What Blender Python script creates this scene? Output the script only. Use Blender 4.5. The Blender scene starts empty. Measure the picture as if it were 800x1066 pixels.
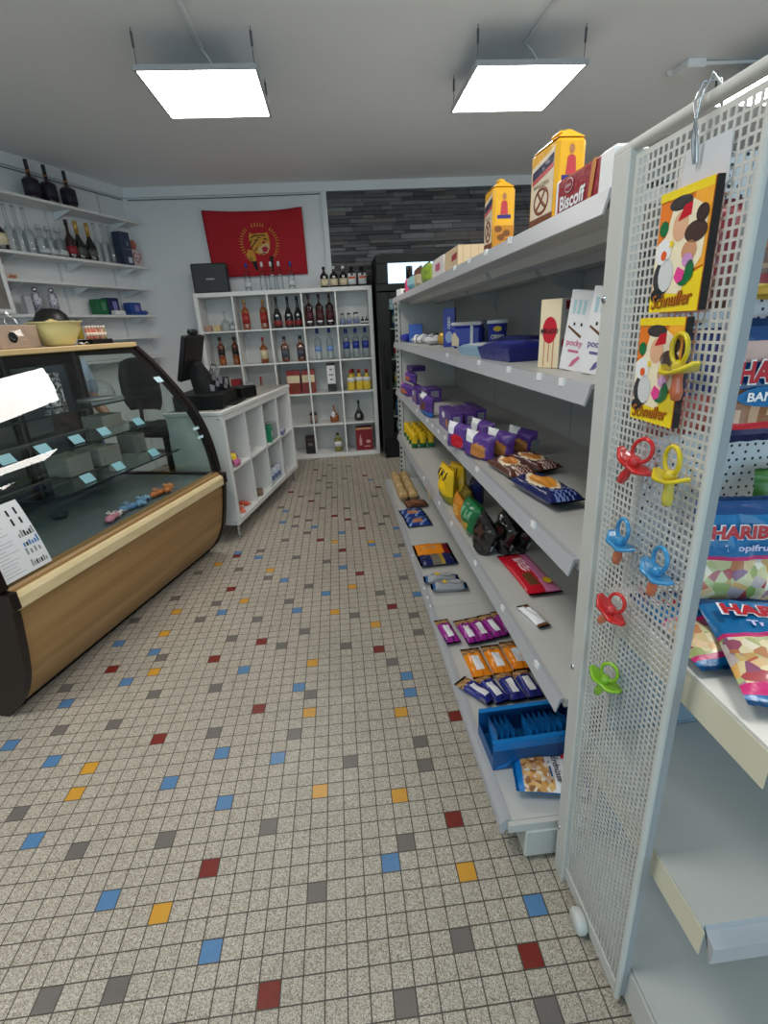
LAMP_E, HEAD_E, SKY_E, EXPO, LAMP_ROWS = 12.5, 1.1, 3.0, 0.48, (.75,)
import bpy, math, random
from mathutils import Vector, Matrix, Euler
random.seed(7)
S = bpy.context.scene
COL = S.collection
PI = math.pi
# ---------------------------------------------------------------- materials
def lin(c):
    return tuple(((v/255)/12.92 if v/255 <= .04045 else ((v/255+.055)/1.055)**2.4) for v in c)
MATS = {}
def M(key, c=(200, 200, 200), r=.5, m=0, emit=0, coat=0, spec=.5, trans=0):
    if key in MATS: return MATS[key]
    mt = bpy.data.materials.new(key); mt.use_nodes = True
    b = mt.node_tree.nodes['Principled BSDF']
    col = (*lin(c), 1)
    b.inputs['Base Color'].default_value = col
    b.inputs['Roughness'].default_value = r
    b.inputs['Metallic'].default_value = m
    b.inputs['Specular IOR Level'].default_value = spec
    if coat: b.inputs['Coat Weight'].default_value = coat; b.inputs['Coat Roughness'].default_value = .08
    if trans: b.inputs['Transmission Weight'].default_value = trans
    if emit:
        b.inputs['Emission Color'].default_value = col; b.inputs['Emission Strength'].default_value = emit
    mt.diffuse_color = col
    MATS[key] = mt
    return mt
def node(nt, t, **kw):
    n = nt.nodes.new(t)
    for k, v in kw.items():
        if k.startswith('i_'):
            n.inputs[int(k[2:])].default_value = v
        else: setattr(n, k, v)
    return n
def math_(nt, op, a, b=None, c=None):
    n = nt.nodes.new('ShaderNodeMath'); n.operation = op
    for i, v in enumerate((a, b, c)):
        if v is None: continue
        if isinstance(v, (int, float)): n.inputs[i].default_value = v
        else: nt.links.new(v, n.inputs[i])
    return n.outputs[0]
def mixc(nt, f, a, b):
    n = nt.nodes.new('ShaderNodeMix'); n.data_type = 'RGBA'
    for i, v in ((0, f), (6, a), (7, b)):
        if isinstance(v, (int, float)): n.inputs[i].default_value = v
        elif isinstance(v, tuple): n.inputs[i].default_value = (*lin(v), 1)
        else: nt.links.new(v, n.inputs[i])
    return n.outputs[2]
def M2(key, base, r=.5, m=0, build=None, coat=0, bump=None):
    """principled whose colour comes from a node function build(nt, coords)->socket"""
    mt = M(key, base, r, m, coat=coat); nt = mt.node_tree
    tc = node(nt, 'ShaderNodeTexCoord')
    b = nt.nodes['Principled BSDF']
    out = build(nt, tc.outputs['Object'])
    h = None
    if isinstance(out, tuple): out, h = out
    nt.links.new(out, b.inputs['Base Color'])
    if h is not None:
        bp = node(nt, 'ShaderNodeBump'); bp.inputs['Strength'].default_value = .35; bp.inputs['Distance'].default_value = .002
        nt.links.new(h, bp.inputs['Height']); nt.links.new(bp.outputs[0], b.inputs['Normal'])
    return mt
def noise(nt, co, scale, detail=3, stretch=None):
    if stretch:
        mp = node(nt, 'ShaderNodeMapping'); mp.inputs['Scale'].default_value = stretch
        nt.links.new(co, mp.inputs[0]); co = mp.outputs[0]
    n = node(nt, 'ShaderNodeTexNoise'); n.inputs['Scale'].default_value = scale; n.inputs['Detail'].default_value = detail
    nt.links.new(co, n.inputs['Vector']); return n.outputs[0]
def vor(nt, co, scale, stops):
    v = node(nt, 'ShaderNodeTexVoronoi'); v.inputs['Scale'].default_value = scale; nt.links.new(co, v.inputs['Vector'])
    sp = node(nt, 'ShaderNodeSeparateColor'); nt.links.new(v.outputs['Color'], sp.inputs[0])
    return ramp(nt, sp.outputs[0], stops)
def ramp(nt, f, stops):
    n = node(nt, 'ShaderNodeValToRGB'); e = n.color_ramp.elements
    while len(e) < len(stops): e.new(.5)
    for i, (p, c) in enumerate(stops):
        e[i].position = p; e[i].color = (*lin(c), 1)
    nt.links.new(f, n.inputs[0]); return n.outputs[0]
def glassy(key, tint=(240, 245, 244), edge=None, ior=1.5, rough=.015, gl=1.0):
    """window glass: clear pane with a Fresnel reflection"""
    mt = bpy.data.materials.new(key); mt.use_nodes = True; nt = mt.node_tree
    nt.nodes.remove(nt.nodes['Principled BSDF'])
    o = nt.nodes['Material Output']
    t = node(nt, 'ShaderNodeBsdfTransparent'); g = node(nt, 'ShaderNodeBsdfGlossy')
    g.inputs['Roughness'].default_value = rough; g.inputs['Color'].default_value = (gl, gl, gl, 1)
    if edge:
        lw = node(nt, 'ShaderNodeLayerWeight'); lw.inputs[0].default_value = .35
        nt.links.new(mixc(nt, lw.outputs['Facing'], tint, edge), t.inputs['Color'])
    else: t.inputs['Color'].default_value = (*lin(tint), 1)
    f = node(nt, 'ShaderNodeFresnel'); ge = node(nt, 'ShaderNodeNewGeometry')
    # a thin sheet reflects alike from both faces
    nt.links.new(math_(nt, 'ADD', math_(nt, 'MULTIPLY', ge.outputs['Backfacing'], 1/ior-ior), ior), f.inputs[0])
    mx = node(nt, 'ShaderNodeMixShader')
    nt.links.new(f.outputs[0], mx.inputs[0]); nt.links.new(t.outputs[0], mx.inputs[1]); nt.links.new(g.outputs[0], mx.inputs[2])
    nt.links.new(mx.outputs[0], o.inputs[0]); MATS[key] = mt
    mt.diffuse_color = (.8, .9, .9, .4)
    return mt
# ---------------------------------------------------------------- mesh builder
class MB:
    def __init__(s): s.v = []; s.f = []; s.m = []; s.sm = []
    def add(s, vs, fs, m=0, smooth=False, mx=None):
        o = len(s.v)
        if mx is not None: vs = [tuple(mx @ Vector(p)) for p in vs]
        s.v += [tuple(p) for p in vs]
        for k, f in enumerate(fs):
            s.f.append([i+o for i in f]); s.m.append(m[k] if isinstance(m, list) else m); s.sm.append(smooth)
        return s
    def box(s, x0, y0, z0, x1, y1, z1, m=0, mx=None):
        v = [(x0, y0, z0), (x1, y0, z0), (x1, y1, z0), (x0, y1, z0), (x0, y0, z1), (x1, y0, z1), (x1, y1, z1), (x0, y1, z1)]
        return s.add(v, [(0, 3, 2, 1), (4, 5, 6, 7), (0, 1, 5, 4), (1, 2, 6, 5), (2, 3, 7, 6), (3, 0, 4, 7)], m, False, mx)
    def rbox(s, x0, y0, z0, x1, y1, z1, b=.003, m=0, mx=None):
        """box with chamfered edges"""
        b = min(b, (x1-x0)*.45, (y1-y0)*.45, (z1-z0)*.45)
        X = (x0, x0+b, x1-b, x1); Y = (y0, y0+b, y1-b, y1); Z = (z0, z0+b, z1-b, z1)
        idx = {}; vs = []
        def V(i, j, k):
            key = (i, j, k)
            if key not in idx: idx[key] = len(vs); vs.append((X[i], Y[j], Z[k]))
            return idx[key]
        fs = []
        for a in (0, 3):
            q = [V(a, 1, 1), V(a, 2, 1), V(a, 2, 2), V(a, 1, 2)]; fs.append(q if a else q[::-1])
            q = [V(1, a, 1), V(2, a, 1), V(2, a, 2), V(1, a, 2)]; fs.append(q[::-1] if a else q)
            q = [V(1, 1, a), V(2, 1, a), V(2, 2, a), V(1, 2, a)]; fs.append(q if a else q[::-1])
        for i, ii in ((0, 1), (3, 2)):
            for j, jj in ((0, 1), (3, 2)):
                fs.append([V(i, jj, 1), V(i, jj, 2), V(ii, j, 2), V(ii, j, 1)])
                fs.append([V(i, 1, jj), V(i, 2, jj), V(ii, 2, j), V(ii, 1, j)])
                fs.append([V(1, i, jj), V(2, i, jj), V(2, ii, j), V(1, ii, j)])
                for k, kk in ((0, 1), (3, 2)):
                    if j == 0 or j == 3:
                        pass
        for i, ii in ((0, 1), (3, 2)):
            for j, jj in ((0, 1), (3, 2)):
                for k, kk in ((0, 1), (3, 2)):
                    fs.append([V(i, jj, kk), V(ii, j, kk), V(ii, jj, k)])
        return s.add(vs, fs, m, False, mx)
    def quad(s, a, b, c, d, m=0): return s.add([a, b, c, d], [(0, 1, 2, 3)], m)
    def prism(s, poly, z0, z1, m=0, mx=None):
        """extrude polygon [(x,y)] from z0 to z1"""
        n = len(poly)
        v = [(x, y, z0) for x, y in poly]+[(x, y, z1) for x, y in poly]
        f = [tuple(range(n))[::-1], tuple(range(n, 2*n))]+[(i, (i+1) % n, n+(i+1) % n, n+i) for i in range(n)]
        return s.add(v, f, m, False, mx)
    def sweepy(s, prof, y0, y1, m=0, smooth=False):
        """closed profile [(x,z)] swept along y"""
        n = len(prof)
        v = [(x, y0, z) for x, z in prof]+[(x, y1, z) for x, z in prof]
        f = [(i, (i+1) % n, n+(i+1) % n, n+i) for i in range(n)]
        s.add(v, f, m, smooth)
        return s.add(v, [tuple(range(n))[::-1], tuple(range(n, 2*n))], m)
    def tube(s, pts, r, n=8, m=0, caps=True, closed=False):
        pts = [Vector(p) for p in pts]; vs = []; fs = []; N = len(pts); up = None
        for i, p in enumerate(pts):
            a = pts[i-1] if (i or closed) else p; b = pts[(i+1) % N] if (i < N-1 or closed) else p
            t = (b-a).normalized()
            if up is None:
                up = Vector((0, 0, 1)) if abs(t.z) < .9 else Vector((1, 0, 0))
            u = (up-t*up.dot(t)).normalized(); w = t.cross(u); up = u
            rr = r[i] if isinstance(r, (list, tuple)) else r
            for k in range(n):
                a_ = 2*PI*k/n; vs.append(p+(u*math.cos(a_)+w*math.sin(a_))*rr)
        for i in range(N if closed else N-1):
            for k in range(n):
                j = (i+1) % N
                fs.append((i*n+k, i*n+(k+1) % n, j*n+(k+1) % n, j*n+k))
        s.add(vs, fs, m, True)
        if caps and not closed: s.add(vs, [tuple(range(n))[::-1], tuple(range((N-1)*n, N*n))], m)
        return s
    def lathe(s, prof, n=20, m=0, mx=None, sq=None):
        """profile [(r,z)] ; m int or list per segment ; sq = superellipse exponent"""
        vs = []; fs = []; ms = []
        for r, z in prof:
            for k in range(n):
                a = 2*PI*(k+.5)/n; c, d = math.cos(a), math.sin(a)
                if sq:
                    q = (abs(c)**sq+abs(d)**sq)**(-1/sq); c *= q; d *= q
                vs.append((r*c, r*d, z))
        for i in range(len(prof)-1):
            for k in range(n):
                fs.append((i*n+k, i*n+(k+1) % n, (i+1)*n+(k+1) % n, (i+1)*n+k)); ms.append(m[i] if isinstance(m, list) else m)
        return s.add(vs, fs, ms, True, mx)
    def grid(s, fn, nu, nv, mfn=0, smooth=True):
        vs = [fn(i/nu, j/nv) for j in range(nv+1) for i in range(nu+1)]
        fs = []; ms = []
        for j in range(nv):
            for i in range(nu):
                a = j*(nu+1)+i; fs.append((a, a+1, a+nu+2, a+nu+1))
                ms.append(mfn((i+.5)/nu, (j+.5)/nv) if callable(mfn) else mfn)
        return s.add(vs, fs, ms, smooth)
    def mesh(s, name, mats):
        me = bpy.data.meshes.new(name); me.from_pydata(s.v, [], s.f)
        for m in mats: me.materials.append(m)
        me.polygons.foreach_set('material_index', s.m); me.polygons.foreach_set('use_smooth', s.sm)
        me.update(); return me
    def build(s, name, mats, parent=None, loc=(0, 0, 0), rot=(0, 0, 0), bev=0, solid=0):
        if not isinstance(mats, (list, tuple)): mats = [mats]
        o = bpy.data.objects.new(name, s.mesh(name, mats)); COL.objects.link(o)
        if parent: o.parent = parent
        o.location = loc; o.rotation_euler = rot
        if solid:
            md = o.modifiers.new('solidify', 'SOLIDIFY'); md.thickness = solid; md.offset = 0
        if bev:
            md = o.modifiers.new('bevel', 'BEVEL'); md.width = bev; md.segments = 2; md.limit_method = 'ANGLE'
        return o
def B(*a, **k): return MB().box(*a, **k)
def RB(*a, **k): return MB().rbox(*a, **k)
def tag(o, label, cat, group=None, kind=None):
    o['label'] = label; o['category'] = cat
    if group: o['group'] = group
    if kind: o['kind'] = kind
    return o
def thing(name, label, cat, loc=(0, 0, 0), rot=(0, 0, 0), group=None):
    o = bpy.data.objects.new(name, None); COL.objects.link(o); o.location = loc
    o.rotation_euler = rot if isinstance(rot, (tuple, list, Euler)) else (0, 0, rot)
    o.empty_display_size = .05
    return tag(o, label, cat, group)
def struct(o): o['kind'] = 'structure'; return o
def dup(root, loc, rot=None, label=None, group=None):
    r = root.copy(); COL.objects.link(r); r.location = loc
    if rot is not None: r.rotation_euler = rot if isinstance(rot, (tuple, list)) else (0, 0, rot)
    if label: r['label'] = label
    if group: r['group'] = group
    for ch in list(root.children):
        c = ch.copy(); COL.objects.link(c); c.parent = r
        for g in list(ch.children):
            d = g.copy(); COL.objects.link(d); d.parent = c
    return r
def spot(i, n, order='from the left'):
    if n == 1: return ''
    if n == 2: return (('left', 'right') if 'left' in order else ('near', 'far'))[i]
    w = ['first', 'second', 'third', 'fourth', 'fifth', 'sixth', 'seventh', 'eighth', 'ninth', 'tenth', 'eleventh', 'twelfth'][i]
    return w
TXT = {}
def lettering(parent, text, size, center, right, up, mat, name='lettering', bold=.0, shear=0, width=None, depth=.0004):
    key = (text, bold, shear)
    if key not in TXT:
        cu = bpy.data.curves.new('text', 'FONT'); cu.body = text; cu.size = 1; cu.offset = bold; cu.shear = shear
        cu.align_x = 'CENTER'; cu.resolution_u = 3
        to = bpy.data.objects.new('text', cu)
        me = bpy.data.meshes.new_from_object(to)
        vs = [tuple(v.co) for v in me.vertices]; fs = [list(p.vertices) for p in me.polygons]
        bpy.data.objects.remove(to); bpy.data.meshes.remove(me); bpy.data.curves.remove(cu)
        TXT[key] = (vs, fs)
    vs, fs = TXT[key]
    xs = [v[0] for v in vs]; ys = [v[1] for v in vs]
    cx = (min(xs)+max(xs))/2; cy = (min(ys)+max(ys))/2
    sx = size if not width else width/(max(xs)-min(xs))
    R = Vector(right).normalized(); U = Vector(up).normalized(); N = R.cross(U)
    out = [Vector(center)+R*(x-cx)*sx+U*(y-cy)*size+N*depth for x, y, z in vs]
    mb = MB().add(out, fs)
    return mb.build(name, mat, parent)
def patch(parent, name, poly, center, right, up, mat, depth=.0003):
    """thin printed shape, polygon in (right, up) metres"""
    R = Vector(right).normalized(); U = Vector(up).normalized(); N = R.cross(U)
    n = len(poly)
    a = [Vector(center)+R*x+U*y+N*depth for x, y in poly]
    return MB().add(a, [tuple(range(n))]).build(name, mat, parent)
def ell(rx, ry, n=18, cx=0, cy=0): return [(cx+rx*math.cos(2*PI*i/n), cy+ry*math.sin(2*PI*i/n)) for i in range(n)]
def rect(w, h, cx=0, cy=0): return [(cx-w/2, cy-h/2), (cx+w/2, cy-h/2), (cx+w/2, cy+h/2), (cx-w/2, cy+h/2)]
# ---------------------------------------------------------------- package kinds
def pouch_mb(w, l, t, mfn=0, nu=12, nv=18, seal=.06, wr=.004, seed=1, flat=1.0):
    """pillow packet lying flat, face up (+z), crimped ends at +-y; mfn(u,v,top)"""
    rnd = random.Random(seed); ph = [rnd.uniform(0, 6) for _ in range(6)]
    mb = MB()
    def prof(u, v):
        a = max(0, 1-abs(2*u-1)**2.6)**.5
        vv = abs(2*v-1); e = 1-2*seal
        b = max(0, 1-min(1, vv/e)**4)**.5
        return a*b
    def wig(u, v): return wr*(math.sin(9*u+ph[0]+7*v)*.5+math.sin(17*v+ph[1])*.4+math.sin(23*u*v+ph[2])*.5+math.sin(31*u+ph[3])*.25)
    def edge(u, v):
        k = prof(u, v)
        x = (u-.5)*w*(1-.05*(1-abs(2*v-1))); y = (v-.5)*l
        if v in (0, 1): y += (1 if v else -1)*(.0015 if int(u*nu) % 2 else 0)
        return x, y, k
    def top(u, v):
        x, y, k = edge(u, v); return (x, y, t*.5+t*.5*k+wig(u, v)*k)
    def bot(u, v):
        x, y, k = edge(u, v); return (x, y, t*.5-t*.5*k*flat)
    mb.grid(top, nu, nv, (lambda u, v: mfn(u, v, True)) if callable(mfn) else mfn)
    n0 = len(mb.f)
    mb.grid(bot, nu, nv, (lambda u, v: mfn(u, v, False)) if callable(mfn) else mfn)
    for k in range(n0, len(mb.f)): mb.f[k].reverse()
    return mb
def pouch(name, label, cat, loc, rot, w, l, t, mats, mfn=0, group=None, seed=1, parts=None, **k):
    """a packet: one mesh when plain, else an Empty with body and printed parts"""
    mb = pouch_mb(w, l, t, mfn, seed=seed, **k)
    th = thing(name, label, cat, loc, rot, group)
    mb.build('wrapper', mats, th)
    if parts: parts(th)
    return th
def carton(name, label, cat, loc, rot, w, d, h, mats, group=None, parts=None, b=.0012):
    """upright box, front faces -y; mats = [body] or [body, front, side, top]"""
    th = thing(name, label, cat, loc, rot, group)
    mb = RB(-w/2, -d/2, 0, w/2, d/2, h, b)
    if len(mats) > 1:
        for i, f in enumerate(mb.f):
            vs = [mb.v[k] for k in f]
            if all(abs(v[1]+d/2) < 1e-6 for v in vs): mb.m[i] = 1
            elif all(abs(abs(v[0])-w/2) < 1e-6 for v in vs): mb.m[i] = 2
            elif all(abs(v[2]-h) < 1e-6 for v in vs): mb.m[i] = 3
    while len(mats) < 4 and len(mats) > 1: mats = list(mats)+[mats[0]]
    mb.build('carton', mats, th)
    if parts: parts(th)
    return th
def bottle(label, loc, H, R, glass, cap, lab=None, lz=(.12, .42), rn=.30, sh=(.56, .74), capz=.87, group=None, sq=None, cat='bottle', name='bottle', rot=0, capr=1.2, extra=None, n=20, base=None, foot=.985):
    th = thing(name, label, cat, loc, rot, group)
    a, b = sh; r = R*rn
    pr = [(0, .004), (R*.8, 0), (R*foot, .006), (R*min(1, foot+.015), .02), (R, a*H)]
    for k in range(1, 7):
        t = k/6; s = .5-.5*math.cos(PI*t); pr.append((R+(r-R)*s, (a+(b-a)*t)*H))
    pr += [(r*.95, capz*H), (r*.95, H*.985), (0, H*.985)]
    MB().lathe(pr, n, 0, sq=sq).build('glass_body', glass, th)
    c = [(r*capr, capz*H), (r*capr, H*.992), (r*capr*.9, H), (0, H)]
    MB().lathe([(r*.95, capz*H)]+c, 14).build('cap', cap, th)
    if lab:
        z0, z1 = lz
        MB().lathe([(R*1.0, z0*H), (R*1.012, z0*H), (R*1.012, z1*H), (R, z1*H)], n, 0, sq=sq).build('bottle_label', lab, th)
    if extra: extra(th, H, R)
    return th
# ================================================================ materials of the place
WHITE = M('white_laminate', (226, 226, 224), .42)
WALLP = M2('wall_paint', (196, 199, 203), .75, build=lambda nt, co: mixc(nt, noise(nt, co, 2.2), (224, 225, 227), (232, 233, 234)))
CEILP = M2('ceiling_paint', (196, 194, 190), .85, build=lambda nt, co: mixc(nt, noise(nt, co, 1.6), (234, 236, 238), (240, 242, 244)))
TRIMW = M('trim_white', (228, 230, 233), .5)
STEEL = M('powder_grey', (196, 196, 192), .45)
STEELD = M('panel_grey', (178, 178, 175), .55)
RAILG = M('rail_grey', (176, 177, 182), .38)
CREAM = M('cream_metal', (212, 206, 184), .45)
BLUEP = M('cool_grey_panel', (126, 143, 158), .35)
DARK = M('black_plastic', (12, 12, 13), .45, spec=.3)
DARKM = M('matt_black', (9, 9, 10), .7, spec=.25)
CHROME = M('chrome', (190, 192, 195), .2, 1)
CLEARP = glassy('clear_plastic', (250, 251, 252), edge=(240, 242, 244), ior=1.2, rough=.05)
FILM = glassy('crinkle_film', (250, 251, 252), edge=(242, 243, 245), ior=1.34, rough=.04)
PANE = glassy('window_pane', (232, 240, 236), ior=1.5)
CASEG = glassy('case_glass', (240, 246, 244), ior=1.5)
TINT = glassy('tinted_glass', (150, 158, 160), ior=1.45)
BOTG = glassy('bottle_glass', (248, 250, 250), edge=(176, 184, 190), ior=1.42, rough=.03)
PAPER = M('paper_white', (232, 232, 235), .7)
BLACKINK = M('black_print', (30, 30, 34), .6)
# ---------------------------------------------------------------- floor
TX, TY, TS = .21245, .8362, .05
def grout(nt, co):
    sx = node(nt, 'ShaderNodeSeparateXYZ'); nt.links.new(co, sx.inputs[0])
    a = []
    for k, off in ((0, TX), (1, TY)):
        f = math_(nt, 'FRACT', math_(nt, 'DIVIDE', math_(nt, 'SUBTRACT', sx.outputs[k], off-5), TS))
        a.append(math_(nt, 'ABSOLUTE', math_(nt, 'SUBTRACT', f, .5)))
    mx = math_(nt, 'MAXIMUM', a[0], a[1])
    mr = node(nt, 'ShaderNodeMapRange'); mr.inputs[1].default_value = .462; mr.inputs[2].default_value = .478
    nt.links.new(mx, mr.inputs[0]); return mr.outputs[0]
def tile_mat(key, lo, hi, speck):
    def bld(nt, co):
        if speck:
            v = node(nt, 'ShaderNodeTexVoronoi'); v.inputs['Scale'].default_value = 520; nt.links.new(co, v.inputs['Vector'])
            sp = node(nt, 'ShaderNodeSeparateColor'); nt.links.new(v.outputs['Color'], sp.inputs[0])
            c = ramp(nt, sp.outputs[0], [(.0, (120, 108, 94)), (.18, (150, 139, 124)), (.5, (188, 178, 162)), (.8, (206, 197, 183)), (1, (226, 219, 208))])
        else: c = mixc(nt, noise(nt, co, 60), lo, hi)
        big = mixc(nt, noise(nt, co, 3.0, 2), (222, 222, 222), (255, 255, 255))
        mm = node(nt, 'ShaderNodeMix'); mm.data_type = 'RGBA'; mm.blend_type = 'MULTIPLY'; mm.inputs[0].default_value = 1
        nt.links.new(c, mm.inputs[6]); nt.links.new(big, mm.inputs[7])
        g = grout(nt, co)
        return mixc(nt, g, mm.outputs[2], (74, 66, 60)), math_(nt, 'SUBTRACT', 1, g)
    return M2(key, lo, .36 if not speck else .42, build=bld)
FM = [tile_mat('speckled_tile', (0, 0, 0), (0, 0, 0), True), tile_mat('grey_tile', (112, 106, 102), (124, 118, 113), 0), tile_mat('blue_tile', (84, 130, 176), (98, 144, 190), 0),
      tile_mat('yellow_tile', (214, 154, 48), (226, 168, 64), 0), tile_mat('red_tile', (120, 36, 28), (136, 46, 36), 0)]
TILES = {'G': '-22,4 -17,4 -20,-3 -17,-3 -8,0 -11,4 -3,2 -1,-3 -4,-5 2,-6 -30,19 -22,17 -24,14 -28,14 -27,7 -17,17 -9,15 -16,12 -10,11 -6,8 -1,9 -1,7 -24,39 -17,44 -19,39 -14,47 -13,52 -12,41 -15,36 -25,33 -20,31 -21,28 -12,30 -15,27 -28,29 -17,24 -12,22 -23,22 -10,24 -11,54 -11,49 0,50 2,42 -8,39 1,33 -10,33 -2,30 -5,26 1,25 1,22 -6,21 -2,18 -13,66 -10,67 -8,70 -7,64 -16,61 -9,59 -5,58 -13,56 0,63 -2,55 1,53 -10,75 -8,73 -9,78 -5,75 -8,86 -4,84 -7,83', 'B': '-19,1 -25,5 -13,-2 -4,1 3,-2 -29,17 -25,19 -31,13 -27,11 -18,8 -15,19 -10,16 -15,10 -11,9 -14,6 -1,16 -1,14 -20,44 -17,42 -15,54 -13,35 -19,29 -11,28 -28,25 -24,23 -10,51 2,48 -6,48 -2,43 1,39 -6,37 -8,31 2,29 -15,59 0,73', 'Y': '-16,0 0,0 -23,20 -24,10 -24,8 -9,13 -8,6 -2,12 -3,5 -22,41 -15,38 -24,30 -17,31 -24,26 -7,45 -2,44 -5,32 -7,27 -3,24 -9,19', 'R': '-14,2 -10,-4 2,-4 -27,21 -20,12 -13,14 2,11 0,3 -20,43 -19,34 -14,23 -18,21 -5,53 -3,49 -9,46 -6,42 -4,35 -1,27 -3,20 -15,69 -11,63 -7,55 1,68 -11,83 -1,76'}
tc = {}
for ci, k in enumerate('GBYR'):
    for s_ in TILES[k].split():
        i, j = s_.split(','); tc[(int(i), int(j))] = ci+1
mb = MB()
I0, I1, J0, J1 = -80, 24, -20, 102
rnd = random.Random(3)
for i in range(I0, I1):
    for j in range(J0, J1):
        x, y = TX+i*TS, TY+j*TS
        m = tc.get((i, j), 0)
        seen = (-33 <= i <= 4 and -7 <= j <= 90)
        if not m and not seen and rnd.random() < .045: m = rnd.choice((1, 1, 2, 3, 4))
        mb.add([(x, y, 0), (x+TS, y, 0), (x+TS, y+TS, 0), (x, y+TS, 0)], [(0, 1, 2, 3)], m)
gx0, gx1, gy0, gy1 = TX+I0*TS, TX+I1*TS, TY+J0*TS, TY+J1*TS
for a, b, c, d in ((-6.2, -3.4, gx0, 6.2), (gx1, -3.4, 4.2, 6.2), (gx0, -3.4, gx1, gy0), (gx0, gy1, gx1, 6.2)):
    mb.quad((a, b, 0), (c, b, 0), (c, d, 0), (a, d, 0))
struct(mb.build('floor', FM))
# ---------------------------------------------------------------- shell
CH = 2.78
struct(B(-6.3, -3.4, CH, 4.2, 6.2, CH+.1).build('ceiling', CEILP))
W0 = Vector((-2.0, 5.9, 0)); wd = Vector((-.41, -1, 0)).normalized(); nw = Vector((-wd.y, wd.x, 0))
WROT = math.atan2(wd.x, wd.y)+PI   # local y towards the corner
WROT = -math.atan2(-wd.x, -wd.y)
def wp(a, off, z=0): return W0+wd*a+nw*off+Vector((0, 0, z))
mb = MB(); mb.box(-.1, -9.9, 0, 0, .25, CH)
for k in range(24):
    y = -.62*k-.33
    if y > -9.5: mb.box(0, y-.012, 0, .004, y+.012, CH-.1, 1)  # darker strips: vertical shadow bars put into the wall's colour
wl = struct(mb.build('wall_left', [WALLP, M('shadow_bar_grey', (206, 208, 211), .7)], None, W0, (0, 0, WROT)))
struct(B(-2.4, 5.9, 0, 4.2, 6.05, CH).build('wall_back', WALLP))
struct(B(3.8, -3.2, 0, 3.95, 6.0, CH).build('wall_right', WALLP))
# shop front behind the photographer: wall with a wide glazed opening
mb = MB()
mb.box(-6.2, -3.3, 0, -3.6, -3.1, CH); mb.box(3.2, -3.3, 0, 4.0, -3.1, CH)
mb.box(-3.6, -3.3, 2.35, 3.2, -3.1, CH); mb.box(-3.6, -3.3, 0, 3.2, -3.1, .45)
struct(mb.build('wall_front', WALLP))
wf = MB()
for x in (-3.6, -1.35, .9, 3.14): wf.box(x, -3.24, .45, x+.06, -3.18, 2.35)
wf.box(-3.54, -3.24, .45, 3.14, -3.18, .51); wf.box(-3.54, -3.24, 2.29, 3.14, -3.18, 2.35)
wf.box(-3.54, -3.215, .51, 3.14, -3.205, 2.29, 1)
struct(wf.build('window_1', [DARK, PANE]))
struct(B(-2.05, 5.865, 2.695, 3.8, 5.9, CH).build('trim_1', TRIMW))
struct(B(0, -9.5, 2.695, .035, 0, CH).build('trim_2', TRIMW, None, W0, (0, 0, WROT)))
# stone cladding on the back wall
def stone_mat(key, lo, hi):
    return M2(key, lo, .8, build=lambda nt, co: (mixc(nt, noise(nt, co, 14, 5), lo, hi), noise(nt, co, 40, 5)))
STN = [stone_mat('slate_dark', (72, 72, 76), (100, 100, 104)), stone_mat('slate_mid', (92, 92, 96), (122, 121, 124)), stone_mat('slate_black', (60, 60, 64), (82, 82, 86)), stone_mat('slate_warm', (98, 92, 90), (128, 122, 118)), stone_mat('slate_light', (112, 112, 114), (142, 142, 142))]
mb = MB(); mb.box(.03, 5.885, 0, 3.78, 5.9, 2.69, 2)
rnd = random.Random(11)
z = 1.2
while z < 2.685:
    h = rnd.choice((.03, .035, .04, .05)); x = .03
    while x < 3.75:
        l = rnd.uniform(.1, .42); dpt = rnd.uniform(.004, .028)
        mb.rbox(x+.001, 5.885-dpt, z+.001, min(x+l, 3.78)-.001, 5.886, min(z+h, 2.69)-.001, .003, rnd.choices((0, 1, 2, 3, 4), (5, 4, 3, 1.3, .9))[0]); x += l
    z += h
struct(mb.build('trim_3', STN))
struct(B(-.022, 5.86, 0, .03, 5.9, 2.695).build('trim_4', TRIMW))
# thin dark cable under the cornice
cb = MB().tube([(-1.95, 5.885, 2.676), (-1, 5.885, 2.672), (-.03, 5.885, 2.678)], .0045, 6, 0)
cb.tube([tuple(wp(a, .016, 2.676)) for a in (.04, .5, 1.5, 3, 5)], .0045, 6)
tag(cb.build('cable', M('cable_grey', (96, 99, 102), .6)), 'thin grey cable running along the wall just below the ceiling trim', 'cable')
# ---------------------------------------------------------------- ceiling lights
LE = M('lamp_diffuser', (255, 251, 244), .5, emit=LAMP_E)
LFR = M('lamp_frame', (176, 178, 182), .4)
LZ = 2.602
def lamp(x, y, label, group='square ceiling light panels'):
    t = thing('ceiling_light', label, 'ceiling light', (x, y, LZ), 0, group)
    f = MB()
    for a in ((-.3, -.3, .3, -.288), (-.3, .288, .3, .3), (-.3, -.288, -.288, .288), (.288, -.288, .3, .288)): f.box(a[0], a[1], 0, a[2], a[3], .022)
    f.box(-.288, -.288, .012, .288, .288, .022)
    f.build('frame', LFR, t)
    MB().quad((-.288, -.288, .004), (-.288, .288, .004), (.288, .288, .004), (.288, -.288, .004)).build('diffuser', LE, t)
    for sx in (-1, 1):
        for sy in (-1, 1):
            MB().tube([(sx*.285, sy*.27, .02), (sx*.285, sy*.27, CH-LZ)], .002, 6).tube([(sx*.285, sy*.27, .10), (sx*.285, sy*.27, .16)], .006, 8).build('hanging_wire', M('wire_grey', (90, 92, 96), .5), t)
    return t
lamp(-.575, 3.39, 'square lit ceiling panel hanging left, above the aisle and counter')
lamp(1.135, 3.39, 'square lit ceiling panel hanging right, above the long snack shelving')
lamp(2.84, 3.39, 'lit ceiling panel seen through the perforated panel, far right')
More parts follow.
